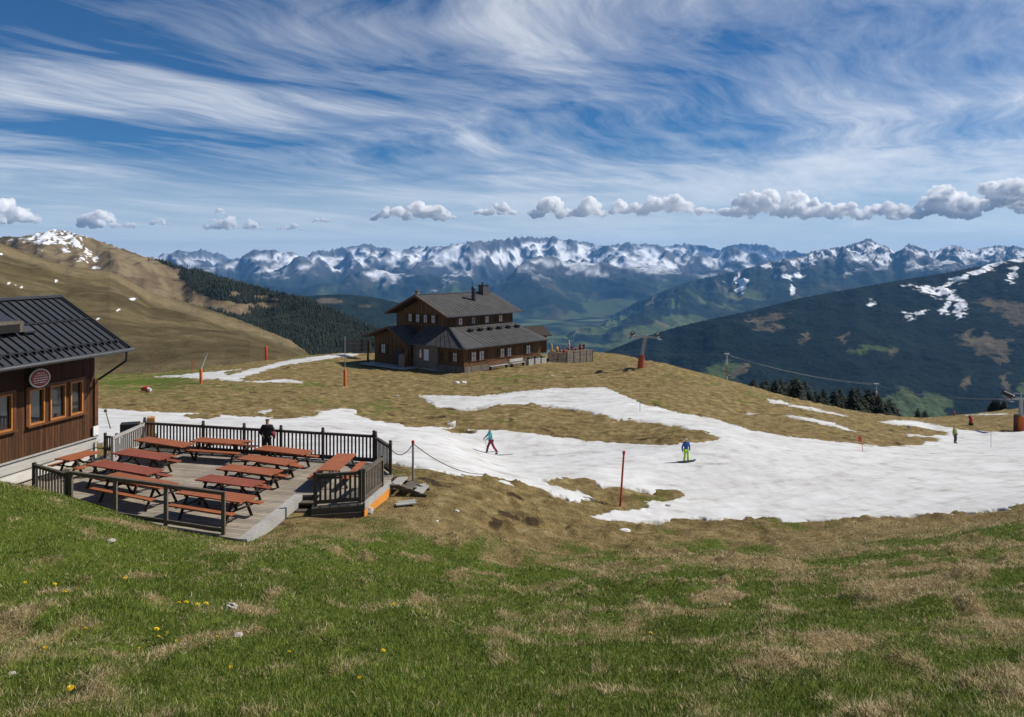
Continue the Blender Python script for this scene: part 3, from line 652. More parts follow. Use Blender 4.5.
M_ORANGE=wood('fresh_orange_board',(.55,.20,.035),(.72,.30,.06),(2,2,10),.6)
M_RED=wood('red_painted_boards',(.26,.082,.035),(.42,.136,.058),(1.5,6,6),.62,3,.2)
M_RED2=wood('faded_red_boards',(.23,.062,.035),(.34,.098,.056),(1.5,6,6),.62,3,.2)
M_FRAME=wood('dark_brown_timber',(.022,.014,.010),(.055,.036,.026),(3,3,3))
M_STONE=plain('pale_stone',(.34,.33,.31),.9,0,.35,9)
tr=thing('wooden_terrace','grey plank sun terrace with stepped outline beside the dark brown hut','terrace',(-11,30,ZD))
def loc(poly,o=(-11,30)): return [(x-o[0],y-o[1]) for x,y in poly]
MB().slab(loc(DECK),-.06,0).build('decking',M_DECK,tr)
f=MB()
for i in range(len(DECK)):
    a,b=DECK[i],DECK[(i+1)%len(DECK)]
    if i in (2,3,7,12): continue
    f.bar((a[0]+11,a[1]-30,-.17),(b[0]+11,b[1]-30,-.17),.04,.2)
f.build('fascia',M_DARKW,tr)
a,b=Vector((-8.4,24.5,0)),Vector((-7.93,29.22,0))
MB().bar((a.x+11+.14,a.y-30,-.02),(b.x+11+.14,b.y-30,-.02),.3,.07).bar((a.x+11+.27,a.y-30,-.2),(b.x+11+.27,b.y-30,-.2),.04,.28).build('edge_board',M_PALEW,tr)
def sk(a,b,z0,z1,mat,name): MB().bar((a[0]+11,a[1]-30,(z0+z1)/2),(b[0]+11,b[1]-30,(z0+z1)/2),.05,z1-z0).build(name,mat,tr)
sk((-5.215,28.16),(-4.70,30.9),-.62,-.2,M_ORANGE,'skirt_board')
sk((-5.19,28.14),(-4.70,31.0),-.2,.045,M_PALEW,'side_board')
sk((-6.95,27.7),(-5.27,28.08),-.62,-.27,M_DARKW,'front_board')
st=MB()
for k in range(2): st.box((-7.45+11,28.95-.32*k-30,-.2-.19*k),(.9,.32,.05)).box((-7.45+11,29.08-.32*k-30,-.32-.19*k),(.9,.03,.18))
st.build('steps',M_GREY,tr)
for (x,y) in ((-5.3,28.3),(-8.5,24.8),(-11,25.8),(-13.5,26.8),(-6.8,28.0),(-4.8,31.7)): MB().box((x+11,y-30,-.5),(.14,.14,.8)).build('stilt',M_DARKW,tr)

def railing(name,label,pts_,h_rail,h_post,mat,post_at=None,slats=True,kick=False,cap=True,sp=.168,rmat=None,z=ZD,low=True,sw=.075):
    a=Vector((*pts_[0],z)); th=thing('railing',label,'railing',a,0,'railings round the sun terrace')
    P_=[Vector((*p,z))-a for p in pts_]; rmat=rmat or mat
    for p in P_:
        m=MB().box((p.x,p.y,h_post/2),(.11,.11,h_post))
        if cap: m.lathe([(.085,h_post),(.085,h_post+.03),(.05,h_post+.06),(.075,h_post+.11),(.06,h_post+.16),(.01,h_post+.18)],(p.x,p.y,0),8)
        m.build('post',mat,th)
    for p,q in zip(P_[:-1],P_[1:]):
        d=(q-p); L=d.length; d=d.normalized()
        s_,e_=p+d*.056,q-d*.056
        up=Vector((0,0,1))
        MB().bar(s_+up*(h_rail-.05),e_+up*(h_rail-.05),.13,.10).build('top_rail',rmat,th)
        if low: MB().bar(s_+up*.13,e_+up*.13,.06,.12).build('bottom_rail',rmat,th)
        if slats:
            m=MB(); k=max(2,int(L/sp))
            for i in range(1,k):
                c=p+d*(L*i/k); m.bar(c+up*.19,c+up*(h_rail-.10),sw,.025,d.cross(up))
            m.build('baluster_panel',rmat,th)
        if kick: MB().bar(s_+up*.03-d.cross(up)*.05,e_+up*.03-d.cross(up)*.05,.02,.06).build('kick_board',mat,th)
    return th
fl=lambda x:(x,36.7-.2545*(x+16.85))
railing('far','dark railing with turned post caps along the snow side of the terrace',[fl(-16.85),fl(-13.87),fl(-11.86),fl(-10.1),fl(-8.15),fl(-5.85)],1.16,1.2,M_DARKW,kick=True)
railing('left','sunlit pale grey railing at the terrace end nearest the hut',[(-16.85,36.55),(-16.85,33.75)],1.12,1.15,M_PALEW,cap=False)  # pale wood carries the sunlight on this face in its colour
railing('front','plain two bar railing without balusters along the lower grass edge of the terrace',[(-15.1,27.38),(-13.2,26.62),(-11.16,25.8),(-9.0,24.95)],1.34,1.34,M_GREY,slats=False,cap=False)
railing('frontleft','short dark baluster railing joining the lower terrace edge to the hut',[(-17.15,28.72),(-15.25,27.44)],1.25,1.3,M_DARKW,cap=False,sp=.2)
railing('bayfront','dark baluster railing on the front of the raised terrace corner above the steps',[(-6.85,27.86),(-5.36,28.22)],1.12,1.18,M_DARKW,cap=False,sp=.17,sw=.08)
railing('bayside','grey railing above the orange board at the terrace corner',[(-5.26,28.36),(-4.92,30.3)],1.12,1.18,M_GREY,cap=False,sp=.16,sw=.08)
railing('bayback','short dark railing with knobbed posts beside the exit stairs of the terrace',[(-4.86,32.0),(-5.75,33.72)],1.14,1.2,M_DARKW)

# picnic tables
def picnic_table(L,label,mat):
    t=thing('picnic_table',label,'picnic table',(0,0,0),0,'red picnic tables on the sun terrace')
    m=MB()
    for k in range(5): m.box((0,-.32+.16*k,.755),(L,.148,.045))
    m.build('tabletop',mat,t)
    for s in (-1,1):
        b=MB()
        for k in range(2): b.box((0,s*(.60+.13*k),.455),(L*.98,.12,.045))
        b.build('bench',mat,t)
    for sx in (-1,1):
        x=sx*(L/2-.42)
        for s in (-1,1): MB().bar((x,s*.27,.73),(x,s*.64,.0),.05,.09,(1,0,0)).build('leg',M_FRAME,t)
        MB().bar((x+.05*sx,-.74,.405),(x+.05*sx,.74,.405),.05,.05).bar((x+.05*sx,-.36,.705),(x+.05*sx,.36,.705),.05,.05).build('crossbar',M_FRAME,t)
        MB().bar((x-.05*sx,0,.40),(x-.45*sx,0,.72),.05,.06).build('brace',M_FRAME,t)
    return t
tabs=[(-9.4,32.9,-22.8,2.45,'picnic table in the row by the terrace steps, farthest back and nearest the snow'),
 (-9.6,31.3,-25,2.4,'second red picnic table from the back in the row by the terrace steps'),
 (-9.78,29.8,-21,2.45,'middle red picnic table of the five in the row by the terrace steps'),
 (-9.98,28.3,-22,2.45,'deep red picnic table just behind the front one in the row by the steps'),
 (-9.85,26.6,-23,2.75,'front red picnic table of the step row, seen behind the last rail post'),
 (-14.95,34.4,-27,2.95,'long red picnic table in the far corner of the terrace next to the pale railing'),
 (-12.55,34.55,-14.3,2.6,'low looking red picnic table set parallel to the baluster railing by the snow'),
 (-14.85,32.15,-24,2.6,'faded pinkish red picnic table, second from the back on the hut side'),
 (-14.6,30.15,-26,3.3,'long red picnic table on the hut side, in front of the faded one'),
 (-13.25,28.35,-27,3.2,'long red picnic table behind the plain two bar railing on the hut side'),
 (-17.35,32.0,70,1.5,'short red picnic table squeezed against the pale base of the hut'),
 (-6.75,30.95,86,2.6,'red picnic table turned lengthways inside the raised terrace corner')]
for x,y,a,L,lb in tabs:
    t=picnic_table(L,lb,M_RED2 if ('faded' in lb or 'deep' in lb) else M_RED); t.location=(x,y,ZD+.002); t.rotation_euler.z=R(a)
# loose boards and stairs right of the terrace
t=thing('wooden_stairs','grey weathered open stairs leading down from the terrace to the grass','stairs',(-4.3,31.35,-9.0))
for k in range(3): MB().box((-.12+.42*k,0,.42-.17*k),(.4,1.1,.05),R(-8)).build('tread',M_PALEW if k!=1 else M_GREY,t)
for s in (-1,1): MB().bar((-.35,s*.45-.0,.40),(1.0,s*.45-.1,-.05),.05,.16).build('stringer',M_DARKW,t)
def board(x,y,L,wd,rz,label,tilt=0.0):
    z=Hs(x,y); o=MB().box((0,0,.04),(L,wd,.035),rz,Matrix.Rotation(tilt,3,'Y')).box((0,wd*.9,.045),(L*.95,wd*.6,.035),rz+.05,Matrix.Rotation(tilt,3,'Y')).build('loose_board',M_PALEW); o.location=(x,y,z+.05)
    tag(o,label,'board',group='loose boards by the terrace')
g=G(420,489); board(g.x,g.y,1.0,.22,R(70),'pale loose boards on the grass below the rope post',R(10))
g=G(388,492); board(g.x,g.y,1.1,.3,R(60),'pale board leaning on the orange terrace edge',R(-16))
g=G(406,506); board(g.x,g.y,.75,.28,R(20),'single pale slab lying on the grass in front of the stairs')
for k,(px,py,s) in enumerate(((367,513,.26),(357,516,.2))):
    g=G(px,py); m=bmesh.new(); bmesh.ops.create_icosphere(m,subdivisions=2,radius=s)
    for v in m.verts: v.co*=1+.25*math.sin(v.co.x*19+k)*math.cos(v.co.y*15+v.co.z*9)
    me=bpy.data.meshes.new('corner_stone'); m.to_mesh(me); m.free(); me.materials.append(M_STONE)
    o=bpy.data.objects.new('corner_stone',me); COL.objects.link(o); o.location=(g.x,g.y,g.z+s*.3); o.scale=(1,.8,.7)
    tag(o,('larger pale stone under the orange corner of the terrace','smaller pale stone left of the one under the orange corner')[k],'stone')
# rope post by the stairs
M_ROPE=plain('rope',(.12,.10,.08),.9); M_POSTG=plain('grey_pole',(.20,.19,.18),.6); M_REDCAP=plain('red_cap',(.5,.05,.03),.5)
g=G(413,488,28); zt=(HZ-444)/F*g.y
t=thing('rope_post','grey post with red top holding a slack rope beside the terrace stairs','post',g)
MB().tube((0,0,-.2),(0,0,zt-g.z),.045,.04,8).build('pole',M_POSTG,t)
MB().tube((0,0,zt-g.z),(0,0,zt-g.z+.14),.06,.06,8).build('cap',M_REDCAP,t)
def sag(a,b,drop,n=14): 
    a=Vector(a);b=Vector(b); return [a.lerp(b,i/n)-Vector((0,0,drop*4*(i/n)*(1-i/n))) for i in range(n+1)]
top=Vector((g.x,g.y,zt+.02)); e1=Vector((-4.86,32.0,ZD+1.05)); q=G(487,478); e2=Vector((q.x,q.y,q.z+.02))
o=MB().path(sag(top,e1,.35),.018).build('rope',M_ROPE); tag(o,'short slack rope between red topped post and terrace railing','rope')
o=MB().path(sag(top,e2,.35),.018).build('rope',M_ROPE); tag(o,'long rope running from red topped post down to the snow edge','rope')
# ---------------------------------------------------------------- dark hut at the left edge
def boards_mat(name,c0,c1,axis=(1,1,0),w=.16,rough=.7):
    """upright boards: colour changes from board to board, dark joints"""
    m,t,b=nt(name); oc=coord(t,'Object')
    s=t.nodes.new('ShaderNodeSeparateXYZ'); t.links.new(oc,s.inputs[0])
    u=math_(t,'ADD',math_(t,'MULTIPLY',s.outputs[0],axis[0]/w),math_(t,'MULTIPLY',s.outputs[1],axis[1]/w))
    u=math_(t,'ADD',u,math_(t,'MULTIPLY',s.outputs[2],axis[2]/w))
    fr=math_(t,'FRACT',u); fl_=math_(t,'FLOOR',u)
    wn=t.nodes.new('ShaderNodeTexWhiteNoise'); wn.noise_dimensions='1D'; t.links.new(fl_,wn.inputs['W'])
    n=noise(t,2.2,6,.65,coord(t,'Object',(5,5,.6) if axis[2]==0 else (.6,.6,5)))
    c=ramp(t,n,[(.3,c0),(.7,c1)]); c=mix(t,.8,c,ramp(t,wn.outputs[0],[(0,(.6,.6,.6)),(1,(1.35,1.35,1.35))]),'MULTIPLY')
    jt=ramp(t,math_(t,'ABSOLUTE',math_(t,'SUBTRACT',fr,.5)),[(.40,(1,1,1)),(.48,(.18,.18,.18))])
    c=mix(t,1,c,jt,'MULTIPLY'); t.links.new(c,b.inputs['Base Color']); b.inputs['Roughness'].default_value=rough; b.inputs['Specular IOR Level'].default_value=.2
    bump(t,b,jt,.5,.015); return m
M_HUT=boards_mat('red_brown_boards',(.048,.022,.010),(.115,.052,.022),(1,0,0),.15)
M_HUTD=boards_mat('shaded_brown_boards',(.030,.011,.006),(.06,.022,.010),(1,0,0),.15)  # darker copy of the wall boards, shade put into the colour
M_FRAMEO=wood('honey_window_frame',(.34,.13,.035),(.50,.21,.06),(3,3,6),.5)
M_TRIM=wood('brown_trim',(.08,.03,.013),(.17,.068,.027),(4,4,2),.6)
M_GLASS,t_,b_=nt('window_glass'); b_.inputs['Base Color'].default_value=(.015,.017,.02,1); b_.inputs['Roughness'].default_value=.03; b_.inputs['Specular IOR Level'].default_value=.9
M_ROOF,t_,b_=nt('anthracite_sheet'); 
n_=noise(t_,1.2,4,.6,coord(t_,'Object')); t_.links.new(ramp(t_,n_,[(.3,(.040,.043,.050)),(.7,(.062,.066,.076))]),b_.inputs['Base Color']); b_.inputs['Roughness'].default_value=.42; b_.inputs['Metallic'].default_value=.25
M_ROOFD=plain('dark_sheet_trim',(.018,.019,.022),.5)
M_ZINC=plain('zinc_gutter',(.09,.092,.095),.45,.5)
M_PLINTH=boards_mat('pale_base_boards',(.48,.455,.41),(.68,.655,.61),(0,0,1),.45)
M_WHITE=plain('white_paint',(.75,.74,.72),.6); M_SIGNR=plain('sign_red',(.36,.065,.045),.5)
HZR=math.atan2(-.976,-.217)
hut=thing('wooden_hut','dark brown boarded hut with anthracite seamed roof at the left of the terrace','hut',(-18.1,34.7,ZD),HZR)
LW=11.0
# wall assembled round its window openings
wins=[(.74,1.44),(1.70,2.52),(2.80,3.58),(4.36,5.14),(5.4,6.2)]
zb,zt_=2.1,3.5; w_=MB()
def wseg(m,s0,s1,z0,z1): m.box(((s0+s1)/2,-.08,(z0+z1)/2),(s1-s0,.16,z1-z0))
wseg(w_,0,LW,.91,zb); 
cur=0
for s0,s1 in wins: wseg(w_,cur,s0,zb,zt_); cur=s1
wseg(w_,cur,LW,zb,zt_)
w_.box((0.08,-2.2,2.9),(.16,4.0,4.0)); w_.box((LW/2,-4.3,2.9),(LW,.16,4.0)); w_.box((LW-.08,-2.2,2.9),(.16,4.0,4.0))
w_.build('wall',M_HUT,hut)
MB().box((LW/2,-.075,4.35),(LW,.14,1.66)).build('upper_boarding',M_HUTD,hut)  # shade of the roof overhang painted as darker boards
MB().add([(.08,-.1,4.9),(.08,-4.2,4.9),(.08,-2.13,6.6),(.16,-.1,4.9),(.16,-4.2,4.9),(.16,-2.13,6.6)],[(0,1,2),(5,4,3),(0,2,5,3),(1,4,5,2)]).build('gable_boarding',M_HUTD,hut)
MB().box((LW/2,-.05,.455),(LW+.06,.26,.9)).build('plinth',M_PLINTH,hut)
MB().box((LW/2,.10,.93),(LW+.06,.10,.05)).build('base_ledge',M_PALEW,hut)
MB().box((-.02,.02,2.2),(.2,.12,2.5)).build('corner_post',M_TRIM,hut)
for x in (1.57,2.66,3.97,4.1,5.27): pass
for s0,s1 in wins:
    fm=MB(); c=(s0+s1)/2; wd=s1-s0
    for x in (s0+.035,s1-.035): fm.box((x,.005,(zb+zt_)/2),(.07,.12,zt_-zb-.14))
    fm.box((c,.005,zb+.035),(wd,.12,.07)).box((c,.005,zt_-.035),(wd,.12,.07))
    fo=fm.build('window',M_FRAMEO,hut)
    MB().box((c,-.05,(zb+zt_)/2),(wd-.12,.02,zt_-zb-.12)).build('pane',M_GLASS,fo)
for s0,s1 in ((.6,3.72),(4.2,6.4)):
    MB().box(((s0+s1)/2,.06,zb-.035),(s1-s0,.2,.06)).build('window_sill',M_TRIM,hut)
    m=MB()
    for x in (s0+.06,s1-.06): m.box((x,.03,(zb+zt_)/2),(.13,.06,zt_-zb))
    m.box(((s0+s1)/2,.03,zt_+.06),(s1-s0,.06,.12)); m.build('window_surround',M_TRIM,hut)
MB().box((.05,.09,1.2),(.30,.05,.40)).build('white_box',M_WHITE,hut)
# roof
ev=(1.42,4.75); rd=(-2.13,6.94); bk=(-5.68,4.75); S0,S1=-.34,LW+.5
def rp(s,d,lift=0):  # point on front slope at distance d from eave
    k=(ev[0]-d)/(ev[0]-rd[0]); return Vector((s,d,ev[1]+(rd[1]-ev[1])*k+lift))
rf=MB().prism([(S0,ev[0],ev[1]),(S1,ev[0],ev[1]),(S1,rd[0],rd[1]),(S0,rd[0],rd[1])],.12).prism([(S0,bk[0],bk[1]),(S1,bk[0],bk[1]),(S1,rd[0],rd[1]-.003),(S0,rd[0],rd[1]-.003)],.12).build('roof',M_ROOF,hut)
m=MB(); k=0
s=S0+.04
while s<S1: m.bar(rp(s,ev[0]-.02,.035),rp(s,rd[0],.035),.05,.06); s+=.40
m.build('roof_seams',M_ROOFD,rf)
MB().bar((S0-.02,rd[0],rd[1]+.05),(S1,rd[0],rd[1]+.05),.34,.10).build('ridge_cap',M_ROOF,rf)
MB().bar(rp(S0-.03,ev[0]+.02,.0),rp(S0-.03,rd[0],.0),.07,.22).build('verge_board',M_ROOFD,rf)
m=MB(); s=S0+.24
while s<S1: m.box(rp(s,ev[0]-.42,.06),(.10,.16,.10)); s+=.40
m.bar(rp(S0+.1,ev[0]-.46,.10),rp(S1,ev[0]-.46,.10),.05,.05).build('snow_guard',M_ROOFD,rf)
MB().bar(rp(S0+.05,-.55,.07),rp(S1,-.55,.07),.05,.06).build('snow_bar',M_ROOFD,rf)
MB().tube((S0-.18,ev[0]+.08,ev[1]-.06),(S1,ev[0]+.08,ev[1]-.06),.085,.085,10).build('gutter',M_ZINC,hut)
MB().path([Vector((-.12,ev[0]+.08,ev[1]-.12)),Vector((-.12,ev[0]+.06,ev[1]-.5)),Vector((-.1,.45,ev[1]-1.15)),Vector((-.06,.14,ev[1]-1.35))],.05,8).build('downpipe',M_ROOFD,hut)
MB().box((LW/2,.66,4.78),(LW+.9,1.3,.04)).build('soffit',M_HUTD,hut)
# roof vent housing
vh=MB().box((4.55,-.55,6.28),(1.5,1.15,.06),0,Matrix.Rotation(R(-24),3,'X')).build('vent_roof',M_ROOF,rf)
MB().box((4.55,-.25,6.02),(1.25,.75,.42)).build('vent_housing',M_GREY,rf)
MB().box((4.6,.14,5.98),(.95,.04,.30)).build('vent_opening',plain('void_shade',(.004,.004,.004),.9),rf)  # black panel, the darkness inside the vent put into its colour
MB().box((3.55,-.1,5.86),(.55,.4,.07),0,Matrix.Rotation(R(-31),3,'X')).build('roof_hatch',M_ZINC,rf)
# oval sign hung on the boards
sg=thing('oval_sign','red oval sign with pale lettering bands and white rim on the hut wall','sign',hut.matrix_basis@Vector((3.35,.34,3.95)),HZR+R(-14))
def oval(rx,rz,y0,y1,n=28):
    m=MB(); vs=[(rx*math.cos(2*math.pi*k/n),y,rz*math.sin(2*math.pi*k/n)) for y in(y0,y1) for k in range(n)]
    return m.add(vs,[tuple(range(n)),tuple(range(n,2*n))[::-1]]+[(k,n+k,n+(k+1)%n,(k+1)%n) for k in range(n)])
oval(.42,.37,-.06,0).build('rim',M_WHITE,sg); oval(.37,.32,.0,.015).build('panel',M_SIGNR,sg)
m=MB()
for z,L in ((.19,.34),(.10,.52),(.01,.60),(-.08,.56),(-.17,.42)):
    x=-L/2
    while x<L/2-.05:
        wl=random.uniform(.05,.13); m.box((x+wl/2,.02,z),(wl,.012,.035)); x+=wl+.025
m.build('lettering',M_WHITE,sg)
MB().bar((0,-.06,.2),(0,-.40,.2),.04,.04).build('bracket',M_ROOFD,sg)
# clutter in the gap between hut and terrace
g=Vector((-17.35,34.6,ZD)); t=thing('wooden_gate','small dark slatted gate between the hut corner and the terrace','gate',g,R(-12))
for x in (-.28,.28): MB().box((x,0,.55),(.09,.09,1.1)).build('post',M_DARKW,t)
m=MB()
for k in range(4): m.box((-.17+.11*k,0,.66),(.05,.03,.5))
m.box((0,.0,.93),(.47,.05,.09)).box((0,0,.38),(.47,.05,.09)).build('gate_leaf',M_DARKW,t)
gx,gy=-18.2,39.6; gz=Hs(gx,gy)
t=thing('wooden_crate','open orange brown crate holding dark gear behind the hut corner','crate',(gx,gy,gz),R(20))
MB().box((0,0,.75),(.9,.6,.6)).box((.3,0,1.15),(.35,.5,.35)).build('box',plain('orange_ply',(.42,.2,.08),.7),t)
MB().box((-.62,-.1,.85),(.85,.7,.55)).build('gear',plain('black_gear',(.012,.012,.013),.8),t)
MB().box((-.2,0,.22),(1.6,.7,.44)).build('pallet',M_GREY,t)
g=G(111,430,40); tp=P(105.5,411,g.y-.2)
o=thing('leaning_pole','thin dark pole with knob end leaning in the snow behind the hut','pole',g)
MB().tube((0,0,-.1),tp-g,.03,.025,6).build('shaft',M_DARKW,o); MB().lathe([(.02,-.08),(.09,-.04),(.1,.03),(.03,.1)],tp-g,8).build('knob',M_DARKW,o)
# ---------------------------------------------------------------- mountain lodge on the knoll
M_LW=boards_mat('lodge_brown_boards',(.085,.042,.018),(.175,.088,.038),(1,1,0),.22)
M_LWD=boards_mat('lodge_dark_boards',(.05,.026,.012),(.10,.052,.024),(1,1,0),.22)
M_LWG=boards_mat('lodge_grey_boards',(.11,.095,.08),(.20,.175,.145),(1,1,0),.25)
M_LROOF,t_,b_=nt('grey_sheet_roof'); n_=noise(t_,.8,5,.65,coord(t_,'Object'))
t_.links.new(ramp(t_,n_,[(.3,(.052,.050,.050)),(.7,(.092,.089,.086))]),b_.inputs['Base Color']); b_.inputs['Roughness'].default_value=.7; b_.inputs['Specular IOR Level'].default_value=.15
M_LSEAM=plain('roof_seam_grey',(.07,.07,.073),.6)
M_PLASTER=plain('darkened_plaster',(.17,.145,.115),.9,0,.15,2)  # light plaster darkened in its colour for the lodge's shadowed side
M_CURT=plain('white_curtain_window',(.55,.54,.52),.5,0,.12,9)
LO=P(464,373.3,105); LR=math.atan2(.758,.652); GZ=LO.z
lodge=thing('mountain_lodge','large dark timber lodge with two tiers of grey sheet roof on the knoll','lodge',LO,LR)
LM=Matrix.Translation(LO)@Matrix.Rotation(LR,4,'Z')
def roof_slab(name,poly,mat,parent,th=.16,seams=None,sw=.05):
    ro=MB().prism(poly,th).build(name,mat,parent)
    if seams:
        a0,a1,b0,b1,stp=seams; a0,a1,b0,b1=map(Vector,(a0,a1,b0,b1)); n=max(2,int((a1-a0).length/(stp*1.5))); m=MB()
        for i in range(1,n):
            f=i/n; m.bar(a0.lerp(a1,f)+Vector((0,0,.03)),b0.lerp(b1,f)+Vector((0,0,.012)),.05,.035)
        m.build('seams',M_LROOF,ro)
    return ro
# lower storey 16 x 17.5 m
W=MB(); W.box((8,.1,1.7),(16,.2,3.4)); W.build('long_wall',M_LW,lodge)
MB().box((.1,2.55,1.7),(.2,4.7,3.4)).build('gable_side_wall',M_LW,lodge)
MB().box((.05,7.35,1.75),(.3,4.9,3.5)).build('plastered_wall',M_PLASTER,lodge)
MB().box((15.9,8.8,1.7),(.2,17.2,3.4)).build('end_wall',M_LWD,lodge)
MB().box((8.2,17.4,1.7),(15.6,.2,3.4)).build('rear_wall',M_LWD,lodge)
MB().box((8.1,-.03,.38),(16.3,.22,.80)).box((-.04,2.5,.38),(.22,4.8,.8)).build('plank_base',M_LWG,lodge)
MB().box((8.0,0.06,-.35),(16.0,.3,.9)).box((.02,8.8,-.4),(.3,17.6,.9)).build('footing',M_STONE,lodge)
# upper storey
u0,u1,e0,e1=2.7,16.2,5.5,16.4; zu=7.0; ap=9.55; em=(e0+e1)/2
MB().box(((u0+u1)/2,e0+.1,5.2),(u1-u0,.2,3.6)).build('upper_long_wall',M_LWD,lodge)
def gable(s,mat,name,parent,e0=e0,e1=e1,zlo=3.2,zs=zu,za=ap,em=em,th=.2):
    q=[(e0,zlo),(e1,zlo),(e1,zs),(em,za),(e0,zs)]
    vs=[(s,y,z) for y,z in q]+[(s+th,y,z) for y,z in q]; n=5
    return MB().add(vs,[tuple(range(n)),tuple(range(n,2*n))[::-1]]+[(k,n+k,n+(k+1)%n,(k+1)%n) for k in range(n)]).build(name,mat,parent)
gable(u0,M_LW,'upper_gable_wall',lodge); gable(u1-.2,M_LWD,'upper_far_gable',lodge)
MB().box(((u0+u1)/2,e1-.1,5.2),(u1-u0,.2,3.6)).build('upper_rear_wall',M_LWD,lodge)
# roofs (local heights: z+14.44)
zb_=-GZ
rs0,rs1=1.3,17.5; re0,re1=4.55,17.4; zr=-4.64+zb_; zE=-7.45+zb_; rm=10.97
ur=roof_slab('upper_roof',[(rs0,re0,zE),(rs1,re0,zE),(rs1,rm,zr),(rs0,rm,zr)],M_LROOF,lodge,.18,((rs0,re0,zE),(rs1,re0,zE),(rs0,rm,zr),(rs1,rm,zr),.55))
roof_slab('upper_roof_back',[(rs0,re1,zE),(rs0,rm,zr-.004),(rs1,rm,zr-.004),(rs1,re1,zE)],M_LROOF,lodge,.18)
MB().bar((rs0-.02,rm,zr+.05),(rs1+.02,rm,zr+.05),.35,.1).build('ridge_cap',M_LSEAM,ur)
for a,b in (((rs0-.04,re0,zE-.1),(rs0-.04,rm,zr-.1)),((rs0-.04,re1,zE-.1),(rs0-.04,rm,zr-.1))): MB().bar(a,b,.07,.28).build('bargeboard',M_TRIM,lodge)
MB().bar((rs0,re0-.07,zE-.08),(rs1,re0-.07,zE-.08),.12,.12).build('upper_gutter',M_ZINC,lodge)
# exposed purlins
for e,z in ((re0+1.0,zE+.12),(rm,zr-.35),(re1-1.0,zE+.12)): MB().bar((rs0+.05,e,z),(u0,e,z),.2,.24).build('purlin',M_TRIM,lodge)
ls0,ls1,le0=-.9,16.9,-.9; zl=-11.25+zb_; zt2=-8.98+zb_
lr=roof_slab('lower_roof',[(ls0,le0,zl),(ls1,le0,zl),(16.0,5.5,zt2),(2.7,5.5,zt2)],M_LROOF,lodge,.16,((ls0+3.4,le0,zl),(15.9,le0,zl),(2.72,5.45,zt2-.01),(15.9,5.45,zt2-.01),.55))
roof_slab('gable_side_roof',[(ls0,le0,zl),(2.7,5.5,zt2),(2.7,10.2,zt2),(ls0,10.2,zl)],M_LROOF,lodge,.16,((ls0,.5,zl),(ls0,10.0,zl),(2.7,5.5,zt2),(2.7,10.2,zt2),.6))
roof_slab('end_roof',[(ls1,le0,zl),(ls1,17.6,zl),(16.0,17.6,zt2),(16.0,5.5,zt2)],M_LROOF,lodge,.16)
MB().bar((ls0,le0,zl+.06),(2.7,5.5,zt2+.06),.28,.08).build('hip_cap',M_ZINC,lr)
MB().bar((ls0,le0-.07,zl-.07),(ls1,le0-.07,zl-.07),.13,.13).bar((ls0-.07,le0,zl-.07),(ls0-.07,9.6,zl-.07),.13,.13).build('lower_gutter',M_ZINC,lodge)
# six dark roof vents
for k in range(6):
    s=5.0+2.0*k; e=3.55; z=zl+(zt2-zl)*(e-le0)/(5.5-le0)
    vo=MB().box((s,e,z+.16),(.62,.55,.30)).build('roof_vent',M_ROOFD,lodge)
    MB().box((s,e-.04,z+.36),(.78,.75,.06),0,Matrix.Rotation(R(10),3,'X')).build('vent_lid',M_ROOFD,vo)
# entrance annex with its own gable
ax0=-1.7; aE0,aE1,aM=9.3,18.9,13.4; za0,za1,zam=-11.45+zb_,-10.75+zb_,-9.05+zb_
roof_slab('porch_roof',[(ax0,aE0,za0),(3.2,aE0,za0),(3.2,aM,zam),(ax0,aM,zam)],M_LROOF,lodge,.16,((ax0,aE0,za0),(3.0,aE0,za0),(ax0,aM,zam),(3.0,aM,zam),.6))
roof_slab('porch_roof_back',[(ax0,aE1,za1),(ax0,aM,zam-.004),(3.2,aM,zam-.004),(3.2,aE1,za1)],M_LROOF,lodge,.16)
for a,b in (((ax0-.04,aE0,za0-.1),(ax0-.04,aM,zam-.1)),((ax0-.04,aE1,za1-.1),(ax0-.04,aM,zam-.1))): MB().bar(a,b,.07,.26).build('bargeboard',M_TRIM,lodge)
q=[(9.9,.0),(17.6,.0),(17.6,3.85),(13.4,5.2),(9.9,3.2)]; s_=-.45; n=5
vs=[(s_,y,z) for y,z in q]+[(s_+.2,y,z) for y,z in q]
MB().add(vs,[tuple(range(n)),tuple(range(n,2*n))[::-1]]+[(k,n+k,n+(k+1)%n,(k+1)%n) for k in range(n)]).build('porch_wall',M_LW,lodge)
for e in (9.75,17.9): MB().box((ax0+.25,e,1.65),(.22,.22,3.3)).build('porch_post',M_TRIM,lodge)
MB().lathe([(.55,0),(.55,1.5),(.5,1.75),(.2,1.9)],(ax0+.2,10.4,0),12).build('stone_pillar',M_PLASTER,lodge)
dr=MB().box((s_-.03,12.6,1.1),(.08,1.6,2.2)).build('door',plain('dark_doorway',(.012,.009,.008),.6),lodge)
MB().box((s_-.08,13.2,1.05),(.06,.05,.25)).build('handle',M_ZINC,dr)
MB().box((-1.6,13.2,.06),(2.6,9.5,.14)).build('porch_floor',M_STONE,lodge)
